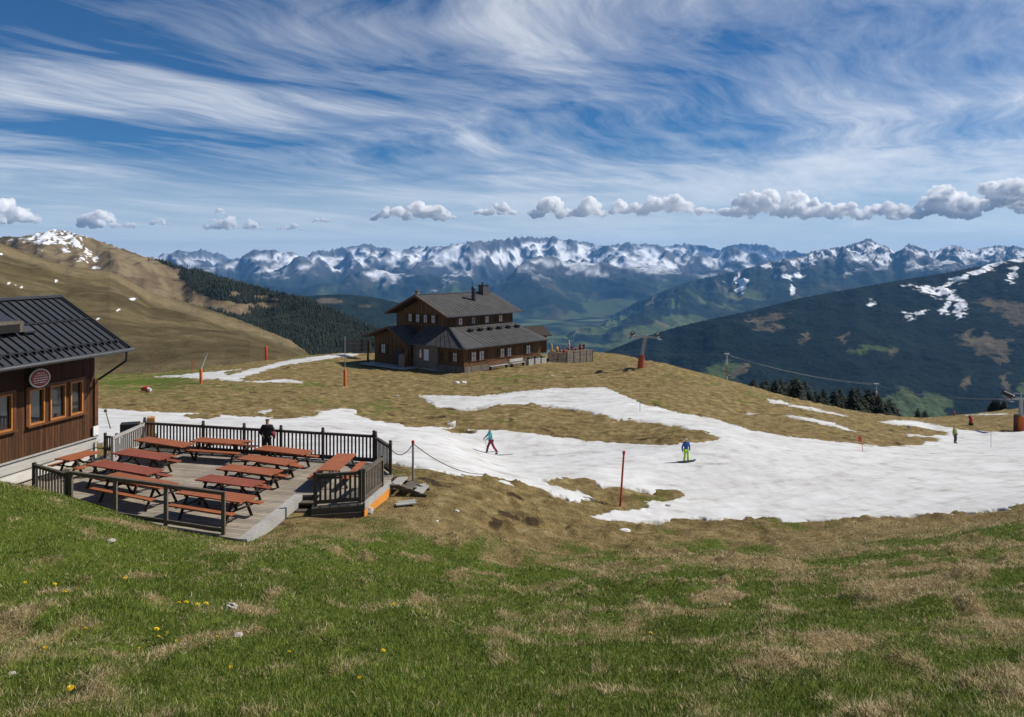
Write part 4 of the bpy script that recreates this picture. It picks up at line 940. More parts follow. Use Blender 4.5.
def window(c,axis,w,h,shut=False,parent=lodge,n=2):
    """axis 'e': on a wall facing -s; axis 's': on the long wall"""
    def bx(m,off,d,u,z,uw,zh):
        if axis=='e': m.box((c[0]-off,c[1]+u,c[2]+z),(d,uw,zh))
        else: m.box((c[0]+u,c[1]-off,c[2]+z),(uw,d,zh))
    m=MB()
    for u in (-w/2,w/2): bx(m,.05,.1,u,0,.1,h+.1)
    for z in (-h/2,h/2): bx(m,.05,.1,0,z,w+.1,.1)
    wo=m.build('window',M_TRIM,parent)
    m=MB(); bx(m,.03,.04,0,0,w,h); m.build('pane',M_CURT if not shut else M_GLASS,wo)
    m=MB(); bx(m,.07,.04,0,0,.06,h); bx(m,.07,.035,0,.1,w,.05); m.build('glazing_bar',M_TRIM,wo)
    for sgn in (-1,1):
        m=MB(); bx(m,.06,.06,sgn*(w/2+.33),0,.5,h+.1); m.build('shutter',M_LWD,wo)
for e in (8.6,10.2,11.8,13.4): window((u0,e,6.55),'e',.75,1.15,shut=False)
for s in (4.9,10.4,13.4): window((s,e0,6.25),'s',.8,1.0)
for s in (7.6,): window((s,e0,6.25),'s',.8,1.0,True)
for s in (1.8,3.35,7.6,9.0,13.2): window((s,0,2.05),'s',.95,1.25)
window((0,1.6,2.0),'e',.8,1.2); window((0,3.3,2.0),'e',.8,1.2,True)
window((s_,15.6,2.2),'e',.9,1.3); window((s_,10.7,2.0),'e',.6,1.2,True)
# chimneys
def roofz(e): return zE+(zr-zE)*(1-abs(e-rm)/(rm-re0))
MB().tube((10.9,8.6,roofz(8.6)-.2),(10.9,8.6,roofz(8.6)+1.7),.33,.30,12).lathe([(.42,0),(.42,.12),(.1,.3)],(10.9,8.6,roofz(8.6)+1.7),12).build('flue_pipe',M_ROOFD,lodge)
ch=MB().box((15.0,10.4,roofz(10.4)+.35),(1.2,1.0,1.9)).build('chimney',plain('chimney_stone',(.07,.062,.058),.9),lodge)
MB().box((15.0,10.4,roofz(10.4)+1.34),(1.4,1.2,.1)).tube((14.8,10.4,roofz(10.4)+1.35),(14.8,10.4,roofz(10.4)+1.75),.13,.13,8).build('chimney_cap',M_ROOFD,ch)
MB().tube((13.6,11.4,roofz(11.4)-.2),(13.6,11.4,roofz(11.4)+1.8),.06,.05,8).build('mast',M_ROOFD,lodge)
MB().box((3.6,12.9,roofz(12.9)+.6),(.5,.5,1.3)).box((3.6,12.9,roofz(12.9)+1.35),(.7,.7,.08)).build('small_chimney',M_PLASTER,lodge)
# banner on the plastered wall
bn=thing('wall_banner','red and white painted banner on the plaster wall beside the lodge porch','banner',LM@Vector((-.12,7.6,1.9)),LR+R(90))
MB().box((.55,.02,0),(.6,.03,1.5)).build('red_panel',plain('banner_red',(.35,.03,.03),.7),bn)
MB().box((-.55,.02,.0),(.9,.03,1.5)).build('white_panel',M_WHITE,bn)
MB().add([(-.85+.02*k,.0,-.7+.05*abs(k-6)) for k in range(0)],[]).lathe([(.1,-.5),(.24,-.3),(.2,.1),(.12,.35),(.17,.5),(.1,.68)],(.55,.0,0),8).build('white_figure',M_WHITE,bn)
# benches, planters, barrels along the long wall
def lp(s,e,z=0): return LM@Vector((s,e,z))
def gz(v): return Vector((v.x,v.y,Hs(v.x,v.y)))
for k,(s,L) in enumerate(((5.4,3.6),(9.4,2.8))):
    p=gz(lp(s,-1.3)); p.z=max(p.z,GZ-.45); t=thing('long_bench','',"bench",p,LR,'benches along the lodge wall')
    t['label']=('long brown bench under the middle windows of the lodge','shorter brown bench nearer the lodge terrace')[k]
    MB().box((0,0,.48),(L,.42,.06)).build('seat',M_PALEW,t); MB().box((0,.3,.85),(L,.05,.42),0,Matrix.Rotation(R(-10),3,'X')).build('backrest',M_TRIM if k==0 else M_PALEW,t)
    for x in (-L/2+.2,L/2-.2): MB().box((x,.05,.23),(.08,.42,.46)).build('leg',M_DARKW,t)
for k,s in enumerate((11.8,13.3,14.7)):
    p=gz(lp(s,-1.5)); t=thing('planter_box','',"planter",p,LR,'pale planters in front of the lodge')
    t['label']=('pale planter box nearest the lodge benches','middle pale planter box of the three by the lodge wall','pale planter box nearest the lodge terrace')[k]
    MB().box((0,0,.42),(1.1,.5,.84)).build('trough',M_PALEW,t); MB().lathe([(.2,.82),(.3,.95),(.16,1.1)],(-.25,0,0),7).lathe([(.2,.82),(.26,.92),(.1,1.0)],(.25,0,0),7).build('plants',plain('shrub_green',(.03,.045,.02),.9),t)
MB_=MB().box((4.5,-2.2,-.2),(9,3.2,.2)).box((12.5,-1.9,-.15),(7,2.6,.2))
o=MB_.build('paved_strip',M_STONE); o.location=LO+Vector((0,0,-.05)); o.rotation_euler.z=LR; tag(o,kind='structure')
# low hut roof behind the lodge
bh=thing('small_hut','low brown roofed hut half hidden behind the right end of the lodge','hut',P(535,352,140),R(20))
bz=(HZ-326)/F*140-P(535,352,140).z
MB().box((0,0,bz/2-.6),(3.2,3,bz-1.2)).build('wall',M_LWD,bh)
MB().prism([(-2.3,-2.2,bz-1.5),(2.3,-2.2,bz-1.5),(1.7,0,bz),(-1.9,0,bz)],.15).prism([(-2.3,2.2,bz-1.5),(-1.9,0,bz-.004),(1.7,0,bz-.004),(2.3,2.2,bz-1.5)],.15).build('roof',M_FRAME,bh)

# terrace of the lodge with fence, guests and parasols
def rail_panel(a,b,label,mat,h=1.15,boards=4):
    a=Vector(a);b=Vector(b); th=thing('board_fence',label,'fence',a,0,'board fences round the lodge terraces'); d=b-a; n=max(1,round(d.length/2.2))
    for i in range(n+1): MB().box(d*(i/n)+Vector((0,0,h/2-.2)),(.14,.14,h+.4),math.atan2(d.y,d.x)).build('post',M_DARKW,th)
    m=MB()
    for k in range(boards): m.bar(Vector((0,0,.15+(h-.2)*k/(boards-1))),d+Vector((0,0,.15+(h-.2)*k/(boards-1))),.04,.86*(h-.2)/(boards-1))
    m.build('board_panel',mat,th); return th
tz=lambda px,py,Y: P(px,py,Y)
rail_panel(tz(567,363,121),tz(592.5,361,127.5),'weathered board fence round the right end of the lodge terrace',M_LWG,1.75,5)
rail_panel(tz(549,362,118),tz(566.5,362.8,120.9),'dark board fence at the front of the lodge terrace',M_DARKW,1.3,3)
rail_panel(tz(346,351,126),tz(370,350.5,121),'weathered board fence left of the lodge porch',M_LWG,1.5,3)
tp_=MB().slab([(tz(549,0,118.2).x,118.2),(tz(567,0,121.2).x,121.2),(tz(592,0,127.5).x,127.5),(tz(588,0,134).x,134),(tz(548,0,130).x,130)],-.25,0)
o=tp_.build('lodge_terrace',M_GREY); o.location.z=tz(566,362.9,121).z+.75; tag(o,'grey deck beside the lodge crowded with guests','terrace')
TZ0=o.location.z
# ---------------------------------------------------------------- people
def skin(name,joints,edges,mat,parent=None,sub=2,root=0):
    me=bpy.data.meshes.new(name); me.from_pydata([j[0] for j in joints],edges,[])
    o=bpy.data.objects.new(name,me); COL.objects.link(o)
    if parent: o.parent=parent
    m=o.modifiers.new('skin','SKIN'); m.use_smooth_shade=True
    sv=me.skin_vertices[0].data
    for i,j in enumerate(joints):
        r=j[1]; sv[i].radius=(r,r) if not isinstance(r,tuple) else r
        sv[i].use_root=(i==root)
    s=o.modifiers.new('sub','SUBSURF'); s.levels=sub; s.render_levels=sub
    me.materials.append(mat); return o
M_SKIN=plain('skin',(.46,.27,.19),.6,0,.08); M_HAIR=plain('dark_hair',(.02,.013,.009),.7); M_BOOT=plain('dark_boot',(.02,.02,.022),.5)
_mats={}
def cloth(c): 
    if c not in _mats: _mats[c]=plain('cloth',c,.85,0,.12,14)
    return _mats[c]
def person(loc,rz,h,label,jacket,trousers,hat=None,hands=None,feet=None,lean=0.0,knee=None,group=None,sit=False,helmet=False,detail=2):
    """one figure facing local -Y; hands/feet are local targets for 1.75 m"""
    t=thing('person',label,'person',loc,rz,group); k=h/1.75
    hands=hands or [(-.26,-.06,.84),(.26,-.06,.84)]; feet=feet or [(-.11,0,.06),(.11,0,.06)]
    hipz=.92; fw=-lean
    if sit: hipz=.50
    pel=(0,0,hipz); ch=(0,fw*.5,hipz+.36); nk=(0,fw*.8,hipz+.56); hd=(0,fw*.9-.01,hipz+.70); tp=(0,fw*.9,hipz+.80)
    def S(p): return tuple(x*k for x in p)
    J=[(S(pel),.13*k),(S(ch),(.15*k,.11*k)),(S(nk),.055*k),(S(hd),(.085*k,.10*k)),(S(tp),.07*k)]; E=[(0,1),(1,2),(2,3),(3,4)]
    arms=[];legs=[]
    for i,s in enumerate((-1,1)):
        sh=(s*.19,fw*.65,hipz+.50); hp=(s*.10,0,hipz-.06); hn=hands[i]; ft=feet[i]
        el=tuple((a+b)/2 for a,b in zip(sh,hn)); el=(el[0]+s*.07,el[1]+.06,el[2]-.04)
        if sit: kn=(s*.13,-.42,hipz)
        else:
            kn=tuple((a+b)/2 for a,b in zip(hp,ft)); kn=(kn[0],kn[1]-.05,kn[2]+.02)
        b=len(J); J+=[(S(sh),.062*k),(S(el),.045*k),(S(hn),.035*k),(S((hn[0],hn[1]-.06,hn[2]-.07)),.03*k)]; E+=[(1,b),(b,b+1),(b+1,b+2),(b+2,b+3)]
        arms.append((sh,el,hn))
        b=len(J); J+=[(S(hp),.085*k),(S(kn),.06*k),(S(ft),.045*k),(S((ft[0],ft[1]-.16,ft[2]-.02)),.04*k)]; E+=[(0,b),(b,b+1),(b+1,b+2),(b+2,b+3)]
        legs.append((hp,kn,ft))
    skin('body',J,E,M_SKIN,t,detail)
    # jacket
    J=[(S((0,0,hipz-.10)),(.165*k,.135*k)),(S((0,fw*.25,hipz+.18)),(.165*k,.13*k)),(S((0,fw*.5,hipz+.38)),(.185*k,.14*k)),(S((0,fw*.78,hipz+.55)),.075*k)]; E=[(0,1),(1,2),(2,3)]
    for sh,el,hn in arms:
        b=len(J); J+=[(S(sh),.082*k),(S(el),.066*k),(S(tuple(x*.94+y*.06 for x,y in zip(hn,el))),.05*k)]; E+=[(2,b),(b,b+1),(b+1,b+2)]
    skin('jacket',J,E,cloth(jacket),t,detail)
    J=[(S((0,0,hipz-.02)),(.15*k,.125*k))]; E=[]
    for hp,kn,ft in legs:
        b=len(J); J+=[(S(hp),.10*k),(S(kn),.082*k),(S((ft[0],ft[1],ft[2]+.06)),.075*k)]; E+=[(0,b),(b,b+1),(b+1,b+2)]
    skin('trousers',J,E,cloth(trousers),t,detail)
    if not sit:
        for hp,kn,ft in legs: skin('boot',[(S((ft[0],ft[1]+.05,ft[2]-.0)),.07*k),(S((ft[0],ft[1]-.17,ft[2]-.012)),.058*k)],[(0,1)],M_BOOT,t,1)
    if hat: skin('helmet' if helmet else 'hat',[(S((hd[0],hd[1]+.01,hd[2]+.03)),.115*k),(S((hd[0],hd[1]+.01,hd[2]+.10)),.10*k)],[(0,1)],cloth(hat),t,2)
    else: skin('hair',[(S((hd[0],hd[1]+.04,hd[2]-.02)),.092*k),(S((hd[0],hd[1]+.02,hd[2]+.09)),.095*k)],[(0,1)],M_HAIR,t,2)
    # face: nose, eyes
    if detail>=2:
        skin('nose',[(S((hd[0],hd[1]-.095,hd[2]+.02)),.014*k),(S((hd[0],hd[1]-.115,hd[2]-.01)),.018*k)],[(0,1)],M_SKIN,t,1)
        for s in (-1,1):
            MB().lathe([(.001,-.012*k),(.012*k,0),(.001,.012*k)],S((hd[0]+s*.035,hd[1]-.092,hd[2]+.03)),8).build('eye',M_BOOT,t)
    return t
# guest on the terrace, seen from behind, red bag at the right side
d_=person((-10.52,34.35,ZD),R(180),1.78,'person in black jacket and trousers standing at the terrace railing',(.010,.010,.012),(.013,.013,.016),hat=(.012,.011,.011),hands=[(-.27,-.16,.92),(.27,-.2,1.0)],lean=.06)
b=thing('shoulder_bag','dark red bag carried at the side of the person on the terrace','bag',(-10.52+.27,34.30,ZD+1.02),R(10))
skin('body',[((0,0,0),(.10,.12)),((0,0,.22),(.11,.09))],[(0,1)],cloth((.23,.03,.04)),b,2)
MB().path([Vector((-.08,0,.26)),Vector((-.10,.0,.42)),Vector((-.05,0,.46))],.014).build('strap',M_BOOT,b)
# walking skier in teal
g=G(491,455); 
sk_=person(g+Vector((0,0,.0)),R(-78),1.82,'person in teal jacket and maroon trousers striding left across the snow on skis',(.10,.42,.42),(.20,.025,.055),hands=[(-.20,-.38,1.02),(.20,-.34,.98)],feet=[(-.12,-.26,.05),(.12,.40,.06)],lean=.10)
M_SKI=plain('ski_grey',(.10,.11,.12),.35)
def ski(cx,cy,cz,rz,label,L=1.75):
    m=MB(); n=10; vs=[]
    for i in range(n+1):
        u=-L/2+L*i/n; w_=.05 if 0<i<n else .02; up=.0 if i>1 else (.16 if i==0 else .04)
        vs+=[(-w_,u,up),(w_,u,up),(w_,u,up+.022),(-w_,u,up+.022)]
    fs=[]
    for i in range(n):
        a=4*i;b=a+4
        for j in range(4): fs.append((a+j,a+(j+1)%4,b+(j+1)%4,b+j))
    fs+=[(3,2,1,0),(4*n,4*n+1,4*n+2,4*n+3)]
    m.add(vs,fs); o=m.build('ski',M_SKI); o.location=(cx,cy,cz); o.rotation_euler.z=rz; tag(o,label,'ski',group='skis on the piste'); return o
def off(g,rz,x,y): return g.x+math.cos(rz)*x-math.sin(rz)*y, g.y+math.sin(rz)*x+math.cos(rz)*y
r_=R(-78)
x,y=off(g,r_,-.12,-.30); ski(x,y,Hs(x,y)+.035,r_,'leading grey ski under the person in teal jacket')
x,y=off(g,r_,.12,.62); ski(x,y,Hs(x,y)+.035,r_,'trailing grey ski behind the person in teal jacket')
x,y=off(g,r_,-.24,-.44)
o=MB().tube((0,0,0),(.25,.35,-1.02),.012,.01,6).tube((.24,.34,-.96),(.24,.34,-.95),.05,.05,8).build('ski_pole',M_SKI); o.location=(x,y,g.z+1.08); tag(o,'thin ski pole held by the person in teal jacket','ski pole')
o=skin('white_bag',[((0,0,0),.10),((0,0,.20),.07)],[(0,1)],M_WHITE,None,2); x,y=off(g,r_,-.05,-.46); o.location=(x,y,g.z+.92); tag(o,'pale bundle carried in front by the person in teal jacket','bundle')
# child in blue and lime on a snowboard
g=G(686,463)
person(g+Vector((0,0,.02)),R(20),1.50,'person in blue jacket and lime green trousers with white helmet on snowboard',(.02,.075,.30),(.32,.62,.015),hat=(.72,.72,.72),hands=[(-.32,-.05,.80),(.28,-.08,.84)],feet=[(-.17,0,.05),(.17,0,.05)],helmet=True,lean=.05)
m=MB(); n=12; vs=[]
for i in range(n+1):
    u=-.72+1.44*i/n; a=abs(u)/.72; w_=.14*(1-a**6)+.02; up=.07*max(0,(a-.75)/.25)**2
    vs+=[(u,-w_,up),(u,w_,up),(u,w_,up+.025),(u,-w_,up+.025)]
fs=[(4*i+j,4*i+(j+1)%4,4*i+4+(j+1)%4,4*i+4+j) for i in range(n) for j in range(4)]+[(3,2,1,0),(4*n,4*n+1,4*n+2,4*n+3)]
o=m.add(vs,fs).build('snowboard',plain('board_dark',(.03,.05,.03),.4)); o.location=(g.x,g.y,Hs(g.x,g.y)+.035); o.rotation_euler.z=R(20); tag(o,'dark snowboard under the person in lime green trousers','snowboard')
# distant skier
g=G(955,444)
person(g+Vector((0,0,.0)),R(30),1.72,'distant person in yellow green jacket and dark trousers on the right of the piste',(.30,.33,.10),(.03,.05,.05),hat=(.25,.3,.1),detail=1)
# guests of the lodge
gl=[(553,(.4,.04,.03),'red'),(557,(.62,.30,.03),'orange'),(560,(.02,.02,.03),'black'),(564,(.5,.05,.04),'bright red'),(568,(.6,.58,.55),'white'),(572,(.03,.05,.2),'navy'),(576,(.02,.02,.02),'charcoal'),(580,(.35,.03,.05),'crimson'),(584,(.1,.1,.12),'grey')]
for k,(px,c,nm) in enumerate(gl):
    Y=120.5+ (k%3)*2.0+ (px-553)*.2
    person((P(px,0,Y).x,Y,TZ0+.0),R(40*k),1.7,'guest in %s jacket %s on the lodge terrace'%(nm,'standing' if k%3==1 else 'sitting'),c,(.03,.03,.04),hat=(.03,.025,.02) if k%2 else (.4,.3,.2),sit=(k%3!=1),group='guests on the lodge terrace',detail=1)
def lodge_table(px,Y,label,L=2.2):
    t=thing('terrace_table',label,'table',(P(px,0,Y).x,Y,TZ0),R(50),'tables on the lodge terrace')
    MB().box((0,0,.76),(L,.8,.06)).build('tabletop',M_RED,t)
    for s in (-1,1):
        MB().box((0,s*.62,.45),(L,.26,.05)).build('bench',M_RED,t); MB().bar((s*(L/2-.3),-.6,0),(s*(L/2-.3),.6,0+.7),.07,.07).bar((s*(L/2-.3),.6,0),(s*(L/2-.3),-.6,.7),.07,.07).build('leg',M_DARKW,t)
lodge_table(556,121,'red table on the lodge terrace next to the lodge corner'); lodge_table(565,124,'red table in the middle of the lodge terrace'); lodge_table(577,128,'red table at the right end of the lodge terrace')
def parasol(px,Y,c,label):
    t=thing('parasol',label,'parasol',(P(px,0,Y).x,Y,TZ0),0,'folded parasols on the lodge terrace')
    MB().tube((0,0,0),(0,0,2.6),.035,.03,8).build('pole',M_ZINC,t); MB().lathe([(.05,1.0),(.17,1.15),(.13,1.9),(.04,2.45)],(0,0,0),9).build('canopy',plain('canvas',c,.9),t)
parasol(551.5,120,(.6,.45,.1),'folded yellow parasol beside the lodge corner'); parasol(569,124.5,(.55,.5,.45),'folded pale parasol in the middle of the lodge terrace')

# ---------------------------------------------------------------- poles, snow lances, lift pylons
M_OR=plain('orange_padding',(.58,.13,.02),.7); M_ORR=plain('orange_red_steel',(.44,.075,.025),.6); M_REDP=plain('red_pole_paint',(.50,.05,.03),.5); M_STEEL=plain('galvanised_steel',(.30,.31,.32),.45,.4)
def marker(px,py,ptop,label,r=.035,dx=0,mat=None,grp='red marker poles on the slopes',flag=False):
    g=G(px,py); t=thing('marker_pole',label,'pole',g,0,grp)
    tp=P(px+dx,ptop,g.y)-g
    MB().tube((0,0,-.15),tp*.96,r,r*.9,8).build('shaft',mat or M_REDP,t)
    MB().tube(tp*.94,tp,r*1.35,r*1.35,8).build('tip',M_REDCAP,t)
    if flag: MB().bar(tp*.62+Vector((-.14,0,0)),tp*.97+Vector((-.14,0,0)),.22,.04,(0,1,0)).build('flag',M_REDP,t)
    return t
marker(620,502,451,'tall leaning red pole standing in the bare patch on the piste',.055,4)
marker(863,452,436,'thin red pole with flag on the snow below the striped snow streaks',.02,-2,flag=True)
marker(640,412,397.5,'thin dark pole standing in the upper snow strip',.022,0,M_DARKW)
marker(991,448,431,'thin pale grey pole standing in the snow near the right lift pylon',.02,0,M_STEEL)
marker(153,373,358,'red pole on the grass edge left of the snow strip',.05,1)
marker(119,374,360,'faint red pole nearest the hut roof',.04,0)
marker(192,372,360,'short red pole just left of the orange snow lance',.045,0)
def pad_post(px,py,ptop,label,mat,r,cap=None,dx=0):
    g=G(px,py); t=thing('padded_post',label,'post',g,0,'padded snowmaking posts'); tp=P(px+dx,ptop,g.y)-g
    m=MB(); m.lathe([(r*.9,-.1),(r,.05),(r,tp.z*.95),(r*.7,tp.z)],(0,0,0),10); m.build('padding',mat,t); return t,g,tp
t,g,tp=pad_post(201,383,369,'orange padded snow lance with white boom leaning right, by the left snow strip',M_OR,.17)
top=P(206.5,355.5,g.y)-g; MB().tube(tp,top,.075,.05,8).build('lance',M_WHITE,t); MB().tube(top,top+Vector((.05,0,.25)),.09,.07,8).build('nozzle_head',M_STEEL,t)
t,g,tp=pad_post(345,386,369.5,'orange padded snow lance with thin upright pipe in front of the lodge porch',M_OR,.17)
top=P(345,336.5,g.y)-g; MB().tube(tp,top,.05,.03,8).build('lance',M_STEEL,t); MB().tube(top-Vector((0,0,.2)),top,.06,.05,8).build('nozzle_head',M_STEEL,t)
t,g,tp=pad_post(266,352.5,346,'small red padded post on the crest beyond the left snow strip',M_REDP,.2)
t,g,tp=pad_post(971,425.5,418,'red padded hydrant with dark foot on the grass above the piste',M_REDP,.2); MB().lathe([(.24,0),(.26,.3)],(0,0,-.02),10).build('foot',M_BOOT,t); MB().lathe([(.2,tp.z),(.25,tp.z+.15),(.1,tp.z+.3)],(-.1,0,0),8).build('valve_cap',M_REDCAP,t)
t,g,tp=pad_post(954,416,411.5,'tiny red padded post on the right skyline',M_REDP,.13)
# middle lift pylon
def pylon(px,py,pxt,pyt,arm,label,padtop,padr,grp='lift pylons'):
    g=G(px,py); t=thing('lift_pylon',label,'pylon',g,0,grp); top=P(pxt,pyt,g.y)-g; pt=P(px+(pxt-px)*.3,padtop,g.y)-g
    MB().tube((0,0,-.4),pt,padr*1.12,padr*.9,14).build('base_padding',M_ORR if arm else M_OR,t)
    MB().tube(pt*.95,top,.27,.19,12).build('shaft',M_STEEL,t)
    m=MB(); ax=Vector((1,.25,-.07)).normalized()
    m.bar(top-ax*2.1,top+ax*2.1,.22,.24).bar(top-ax*1.0+Vector((0,0,.65)),top+ax*.9+Vector((0,0,.55)),.08,.08).bar(top,top+Vector((0,0,.7)),.1,.1)
    m.build('crossarm',M_STEEL,t)
    for s in (-1,1):
        c=top+ax*(s*1.75)+Vector((0,0,.12)); b=MB().bar(c+Vector((-.35,-1.5,.15)),c+Vector((.35,1.5,-.05)),.2,.28).build('sheave_beam',M_STEEL,t)
        for k in range(6):
            q=c+Vector((-.32+.13*k,-1.3+.52*k,.30)); MB().tube(q-ax*.1,q+ax*.1,.25,.25,10).build('sheave',M_ROOFD,b)
        MB().bar(c+ax*s*.3+Vector((0,-1.2,-.3)),c+ax*s*.3+Vector((0,1.2,-.35)),.35,.05).build('walkway',M_STEEL,t)
    MB().bar(top+Vector((.30,0,-.2)),pt+Vector((.34,0,.2)),.30,.03).build('ladder',M_STEEL,t)
    return t,g,top,ax
pA=pylon(640.5,369,645,337,True,'leaning grey lift pylon with orange red padded base on the crest right of the lodge',355,.42)
pB=pylon(1021,430.5,1021,399,False,'grey lift pylon with dark and orange padding cut by the right picture edge',416,.55)
MB().tube((-.62,-.05,0),(-.62,-.05,1.75),.24,.22,10).build('side_pad',plain('dark_red_pad',(.09,.03,.025),.8),pB[0])
# ropeway masts beyond the crest
def mast(px,pyt,Y,label,base_row):
    x=P(px,0,Y).x; zg=Hs(x,Y); zt=(HZ-pyt)/F*Y; t=thing('ropeway_mast',label,'mast',(x,Y,zg-.3),0,'ropeway masts beyond the crest'); h=zt-zg+.3
    for k in range(6):
        z0,z1=h*k/6,h*(k+1)/6; r0=.42-.05*k
        MB().tube((0,0,z0),(0,0,z1),.2-.018*k,.2-.018*(k+1),8,True).build('segment',M_WHITE if k%2 else M_REDP,t)
    MB().box((0,0,h+.05),(1.2,.3,.28)).build('crossarm',M_WHITE,t); MB().box((0,0,h-2.2),(.55,.3,.5)).build('junction_box',M_WHITE,t)
    return Vector((x,Y,zt))
mA=mast(727,354,200,'red and white banded mast standing alone left of the dark conifers',372); mB=mast(876.5,384,205,'red and white banded mast rising out of the dark conifers',405)
tB=pB[1]+pB[2]
M_CAB=plain('steel_cable',(.16,.17,.18),.5,.3)
for k,(dx,dz) in enumerate(((-.8,.1),(.8,-.35))):
    o=MB().path(sag(Vector((mA.x-60,mA.y+160,mA.z-14)),mA+Vector((dx,0,dz)),1.5)+sag(mA+Vector((dx,0,dz)),mB+Vector((dx,0,dz)),1.2)+sag(mB+Vector((dx,0,dz)),tB+Vector((dx*2,0,dz*.3)),1.0),.026,5).build('ropeway_cable',M_CAB)
    tag(o,('upper','lower')[k]+' thin ropeway cable strung from mast to mast above the conifers','cable')

# ---------------------------------------------------------------- conifers behind the crest
M_NEED,t_,b_=nt('spruce_needles'); n_=noise(t_,1.1,4,.7,coord(t_,'Object'))
t_.links.new(ramp(t_,n_,[(.3,(.010,.017,.008)),(.55,(.020,.030,.013)),(.75,(.042,.055,.024))]),b_.inputs['Base Color']); b_.inputs['Roughness'].default_value=.9
M_LARCH,t_,b_=nt('young_spruce_needles'); n_=noise(t_,1.6,4,.7,coord(t_,'Object'))
t_.links.new(ramp(t_,n_,[(.3,(.035,.045,.018)),(.7,(.075,.088,.038))]),b_.inputs['Base Color']); b_.inputs['Roughness'].default_value=.9
M_BARK=plain('bark',(.05,.034,.024),.95)
def conifer(seed,h,spread,mat):
    rn=random.Random(seed); t=thing('spruce','spruce','tree',(0,0,0))
    MB().tube((0,0,-.5),(0,0,h*.55),h*.018,h*.011,7).tube((0,0,h*.55),(0,0,h*.98),h*.011,h*.002,6).build('trunk',M_BARK,t)
    m=MB(); z=h*.06
    while z<h*.985:
        f=1-z/h; L=h*spread*(f**.72)*rn.uniform(.75,1.12)+.14; n=rn.randint(9,13); a0=rn.random()*6
        for k in range(n):
            a=a0+2*math.pi*k/n+rn.uniform(-.25,.25); l=L*rn.uniform(.6,1.15); dr=rn.uniform(.18,.5)*l; wd=l*rn.uniform(.24,.40)
            c,s=math.cos(a),math.sin(a)
            for q in range(3):
                u0,u1=.05+.30*q,.42+.30*q; 
                def pt(u,wv,dz): return (c*l*u-s*wv, s*l*u+c*wv, z-dr*u*u+dz+rn.uniform(-.04,.04)*l)
                w0=wd*(1.05-u0)*rn.uniform(.8,1.3)
                m.add([pt(u0,0,.05*l),pt((u0+u1)/2,w0,-.10*l),pt(u1,0,0),pt((u0+u1)/2,-w0,-.10*l)],[(0,1,2),(0,2,3)])
            if rn.random()<.8: m.add([pt(.15,0,.1*l),pt(.6,0,.02*l),pt(.5,0,-.35*l)],[(0,1,2)])
        z+=h*rn.uniform(.020,.032)
    m.build('crown',mat,t); return t
protos=[conifer(1,10,.25,M_NEED),conifer(2,10,.29,M_NEED),conifer(3,10,.22,M_NEED),conifer(4,10,.27,M_NEED)]; larch=conifer(9,10,.30,M_LARCH)
used=set()
TR=[(749,389,'small dark spruce at the left end of the conifer row'),(753.3,382.4,'leftmost tall spruce of the row, standing by itself'),(757,388,'short spruce between the first two tall ones'),(762.2,384.4,'slim spruce third of the tall ones from the left'),(766.3,383.3,'spruce pressed against the right side of the slim third one'),(775.5,382.7,'broad spruce after the first gap in the row'),(781,381.9,'tall slender spruce right of the broad one'),(785.9,384,'lower spruce between two taller ones left of the middle'),(792.5,382.4,'tall spruce just left of the tallest pair in the left clump'),(796.5,381.5,'tallest spruce of the left clump'),(801,386,'half hidden spruce in the left clump'),(805.4,383.8,'last tall spruce before the wide gap'),(816,394,'small spruce standing in the wide gap'),(820,397,'low spruce hugging the left of the right clump'),(824,391.5,'first tall spruce of the right clump'),(834.5,392.9,'spruce left in a close pair of the right clump'),(840,392.3,'spruce right in a close pair of the right clump'),(846,401,'low dark spruce filling the right clump'),(852.4,390.6,'tallest spruce of the right clump'),(858,391.2,'spruce touching the tallest of the right clump'),(868,392.6,'broad spruce left of the banded mast'),(874.7,395,'spruce directly behind the banded mast'),(879,398,'spruce just right of the banded mast'),(885.8,404.6,'small spruce in the outermost trio'),(889.8,401.8,'taller pointed spruce of the outermost trio'),(894,407,'last little spruce at the right end of the row'),
 (918,410.5,'tiny lone spruce beside the green valley meadow'),(925,411.5,'even smaller spruce right of the tiny lone one'),(991,405,'low spruce at the left of the small right hand clump'),(994.5,401.5,'left spruce of the small clump near the right lift pylon'),(998.5,400.5,'middle spruce of the small clump near the right lift pylon'),(1004.5,401.8,'right spruce of the small clump near the right lift pylon')]
for k,(px,pt,lb) in enumerate(TR):
    Y=185+((k*37)%30) if px<900 else 165+((k*23)%12); x=P(px,0,Y).x; zg=Hs(x,Y); h=(HZ-pt)/F*Y-zg
    pr=protos[k%4]; lbl=lb[0].upper()+lb[1:]; lbl=lb+', dark green' if len(lb.split())<14 else lb
    if k%4 not in used and k<4: used.add(k%4); o=pr; o.location=(x,Y,zg-.2); o.rotation_euler.z=k*1.7; o['label']=lbl
    else: o=copy_thing(pr,(x,Y,zg-.2),k*1.7,lbl)
    s=h/10; s*=1.12; o.scale=(s*1.45,s*1.45,s); o['group']='dark spruces behind the crest'
for k,(px,pt,Y,lb) in enumerate(((842,400.5,180,'pale green young spruce in front of the close pair'),(851.5,406,178,'short yellowish young spruce at the foot of the tallest one'))):
    x=P(px,0,Y).x; zg=Hs(x,Y); h=(HZ-pt)/F*Y-zg; o=larch if k==0 else copy_thing(larch,(0,0,0),0,lb); o['label']=lb; o.location=(x,Y,zg-.2); o.scale=(h/10*.8,h/10*.8,h/10); o['group']='dark spruces behind the crest'

